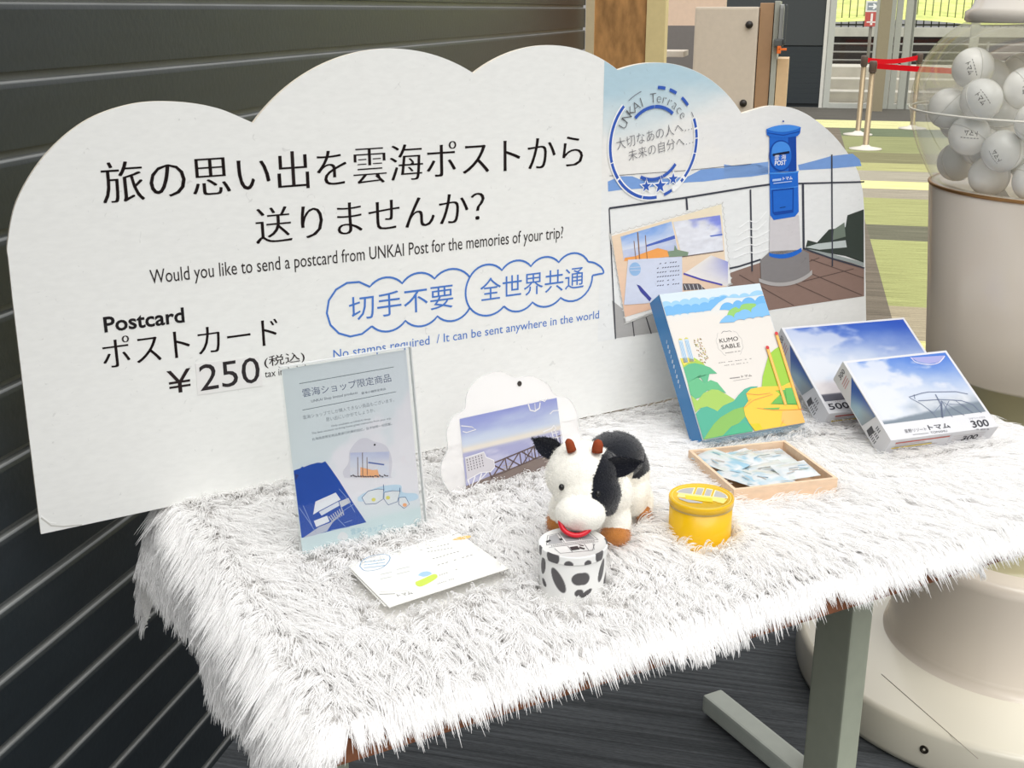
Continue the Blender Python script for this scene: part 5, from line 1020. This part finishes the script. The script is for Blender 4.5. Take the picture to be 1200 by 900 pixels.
prof = [(.268, 1.097), (.285, 1.125), (.305, 1.165), (.319, 1.205), (.325, 1.245), (.323, 1.28), (.311, 1.32), (.286, 1.36), (.25, 1.392), (.22, 1.408)]
P_ = bez(prof, 4); m = MB(); m.lathe(MC, P_, (255, 255, 255), 96, cap=False); dome = m.build('dome', M_DOME, t)
def dome_r(z): return np.interp(z, [p[1] for p in P_], [p[0] for p in P_])
sa = math.atan2(-.86, -.30)
m = MB(); m.tube([MC + V3(math.cos(sa), math.sin(sa), 0) * (r + .001) + UP * z for r, z in P_], .0022, (226, 220, 202), 6); m.build('seam', M_SHELL, dome)
m = MB(); m.tube([MC + V3(math.cos(a), math.sin(a), 0) * (.325 + .001) + UP * 1.238 for a in np.linspace(0, 2 * math.pi, 96, endpoint=False)], .0022, (226, 222, 210), 6, closed=True); m.build('equator_seam', M_SHELL, dome)
q = MC + V3(math.cos(sa + .05), math.sin(sa + .05), 0) * .326 + UP * 1.236; m = MB(); m.lathe(q, [(.0055, 0), (.0055, .004), (.003, .006), (0, .006)], (40, 36, 34), 16, unit(q - MC - UP * 1.236)); m.build('bolt', M_METAL, dome)
m = MB(); m.lathe(MC, [(.236, 1.398), (.242, 1.402), (.242, 1.418), (.232, 1.424), (.20, 1.50), (.15, 1.60), (0, 1.62)], (224, 216, 204), 96); m.build('cap', M_SHELL, t)
# balls
BALLS = [(1139, 117, 2.06, 'with lettering, at the left just above the middle seam'), (1145, 183, 2.07, 'with a grey half, in front below the seam'), (1186, 206, 2.06, 'with lettering, lowest at the front rim'), (1106, 160, 2.12, 'with lettering, against the left of the dome'), (1096, 134, 2.17, 'plain, at the far left of the dome'),
         (1190, 162, 2.07, 'plain, resting above the lettered one at the rim'), (1182, 110, 2.07, 'with lettering, near the right photo edge above the seam'), (1128, 80, 2.13, 'with lettering, topmost at the left'), (1162, 92, 2.20, 'half seen between the two upper lettered balls'), (1194, 86, 2.22, 'topmost at the right photo edge'), (1118, 204, 2.14, 'low at the left above the rim'),
         (1150, 214, 2.16, 'half hidden behind the grey-half ball'), (1168, 150, 2.20, 'deep inside behind the seam bolt'), (1126, 150, 2.24, 'deep inside on the left'), (1200, 196, 2.12, 'cut by the right edge of the photo'), (1120, 180, 2.26, 'deep inside at the lower left'), (1160, 185, 2.28, 'deep inside low in the middle'), (1195, 130, 2.28, 'deep inside at the right')]
RB = .0375; pos = []
for x, y, d, _ in BALLS: pos.append(at(x, y, d))
pos = np.array(pos)
for it in range(400):                                   # let the balls push each other apart and stay inside the dome
    for i in range(len(pos)):
        for j in range(i):
            d = pos[i] - pos[j]; l = np.linalg.norm(d)
            if l < 2 * RB + .0008: s = d / (l + 1e-9) * (2 * RB + .0008 - l) * .5; pos[i] += s; pos[j] -= s
        z = pos[i][2]; pos[i][2] = max(z, 1.087 + RB + .001); rr = pos[i][:2] - MC[:2]; lim = min(dome_r(min(max(z + o, 1.098), 1.405)) for o in (-RB * .8, -RB * .4, 0, RB * .4, RB * .8)) - RB - .008; l = np.linalg.norm(rr)
        if l > lim: pos[i][:2] = MC[:2] + rr / l * lim
for k, (x, y, d, lab) in enumerate(BALLS):
    p = pos[k]; tc = unit(EYE - p); m = MB(); ax = unit(V3(hash2(k, 1) - .5, hash2(k, 2) - .7, hash2(k, 3) - .3)); xx = unit(np.cross(ax, V3(.3, .2, .9))); A = np.array([xx, np.cross(ax, xx), ax])
    m.ball(p, RB, None, 32, 24, A, colf=lambda v_: mixc((248, 247, 243), (232, 233, 231), float(((v_ - p) @ ax) > 0)))
    m.tube([p + (xx * math.cos(a) + A[1] * math.sin(a)) * RB for a in np.linspace(0, 2 * math.pi, 40, endpoint=False)], .0007, (216, 214, 208), 5, closed=True)
    if k in (0, 1, 2, 3, 6, 7):
        rot = (-.9, 2.2, 3.3, 3.1, -1.5, -1.2, 0, 0)[(0, 1, 2, 3, 6, 7).index(k)]; ex = unit(np.cross(UP, tc)); ey = np.cross(tc, ex); ex, ey = ex * math.cos(rot) + ey * math.sin(rot), ey * math.cos(rot) - ex * math.sin(rot); off = (0, .014, -.006, -.004, 0, -.006)[(0, 1, 2, 3, 6, 7).index(k)]
        mp = lambda a, b: p + unit(tc * RB + ex * a + ey * (b + off)) * (RB + .0003)
        m.text(None, 'トマム', (-.014, -.005), (.010, .005), (92, 90, 88), 1, .01, mp)
        for j in range(6): m.add([mp(-.018 + j * .006, .010), mp(-.014 + j * .006, .010), mp(-.014 + j * .006, .0085), mp(-.018 + j * .006, .0085)], [(0, 1, 2, 3)], (140, 138, 136))
    tag(m.build('capsule_ball', M_SHELL, None, p), 'white capsule ball in the dome, ' + lab, 'ball', 'capsule balls in the dome')
q = MC + unit(V3(-.90, -.42, 0)) * .222; q[2] = 1.0885; m = MB(); w = [q + V3(*a) for a in ((-.022, 0, 0), (.03, -.004, 0), (.012, .04, 0), (.004, .006, .036))]
m.add(w, [(0, 1, 2), (0, 1, 3), (1, 2, 3), (2, 0, 3)], (236, 234, 228)); tag(m.build('folded_paper', M_PRINT, None, q), 'small folded white paper standing at the front rim inside the dome', 'paper')

make_pile()
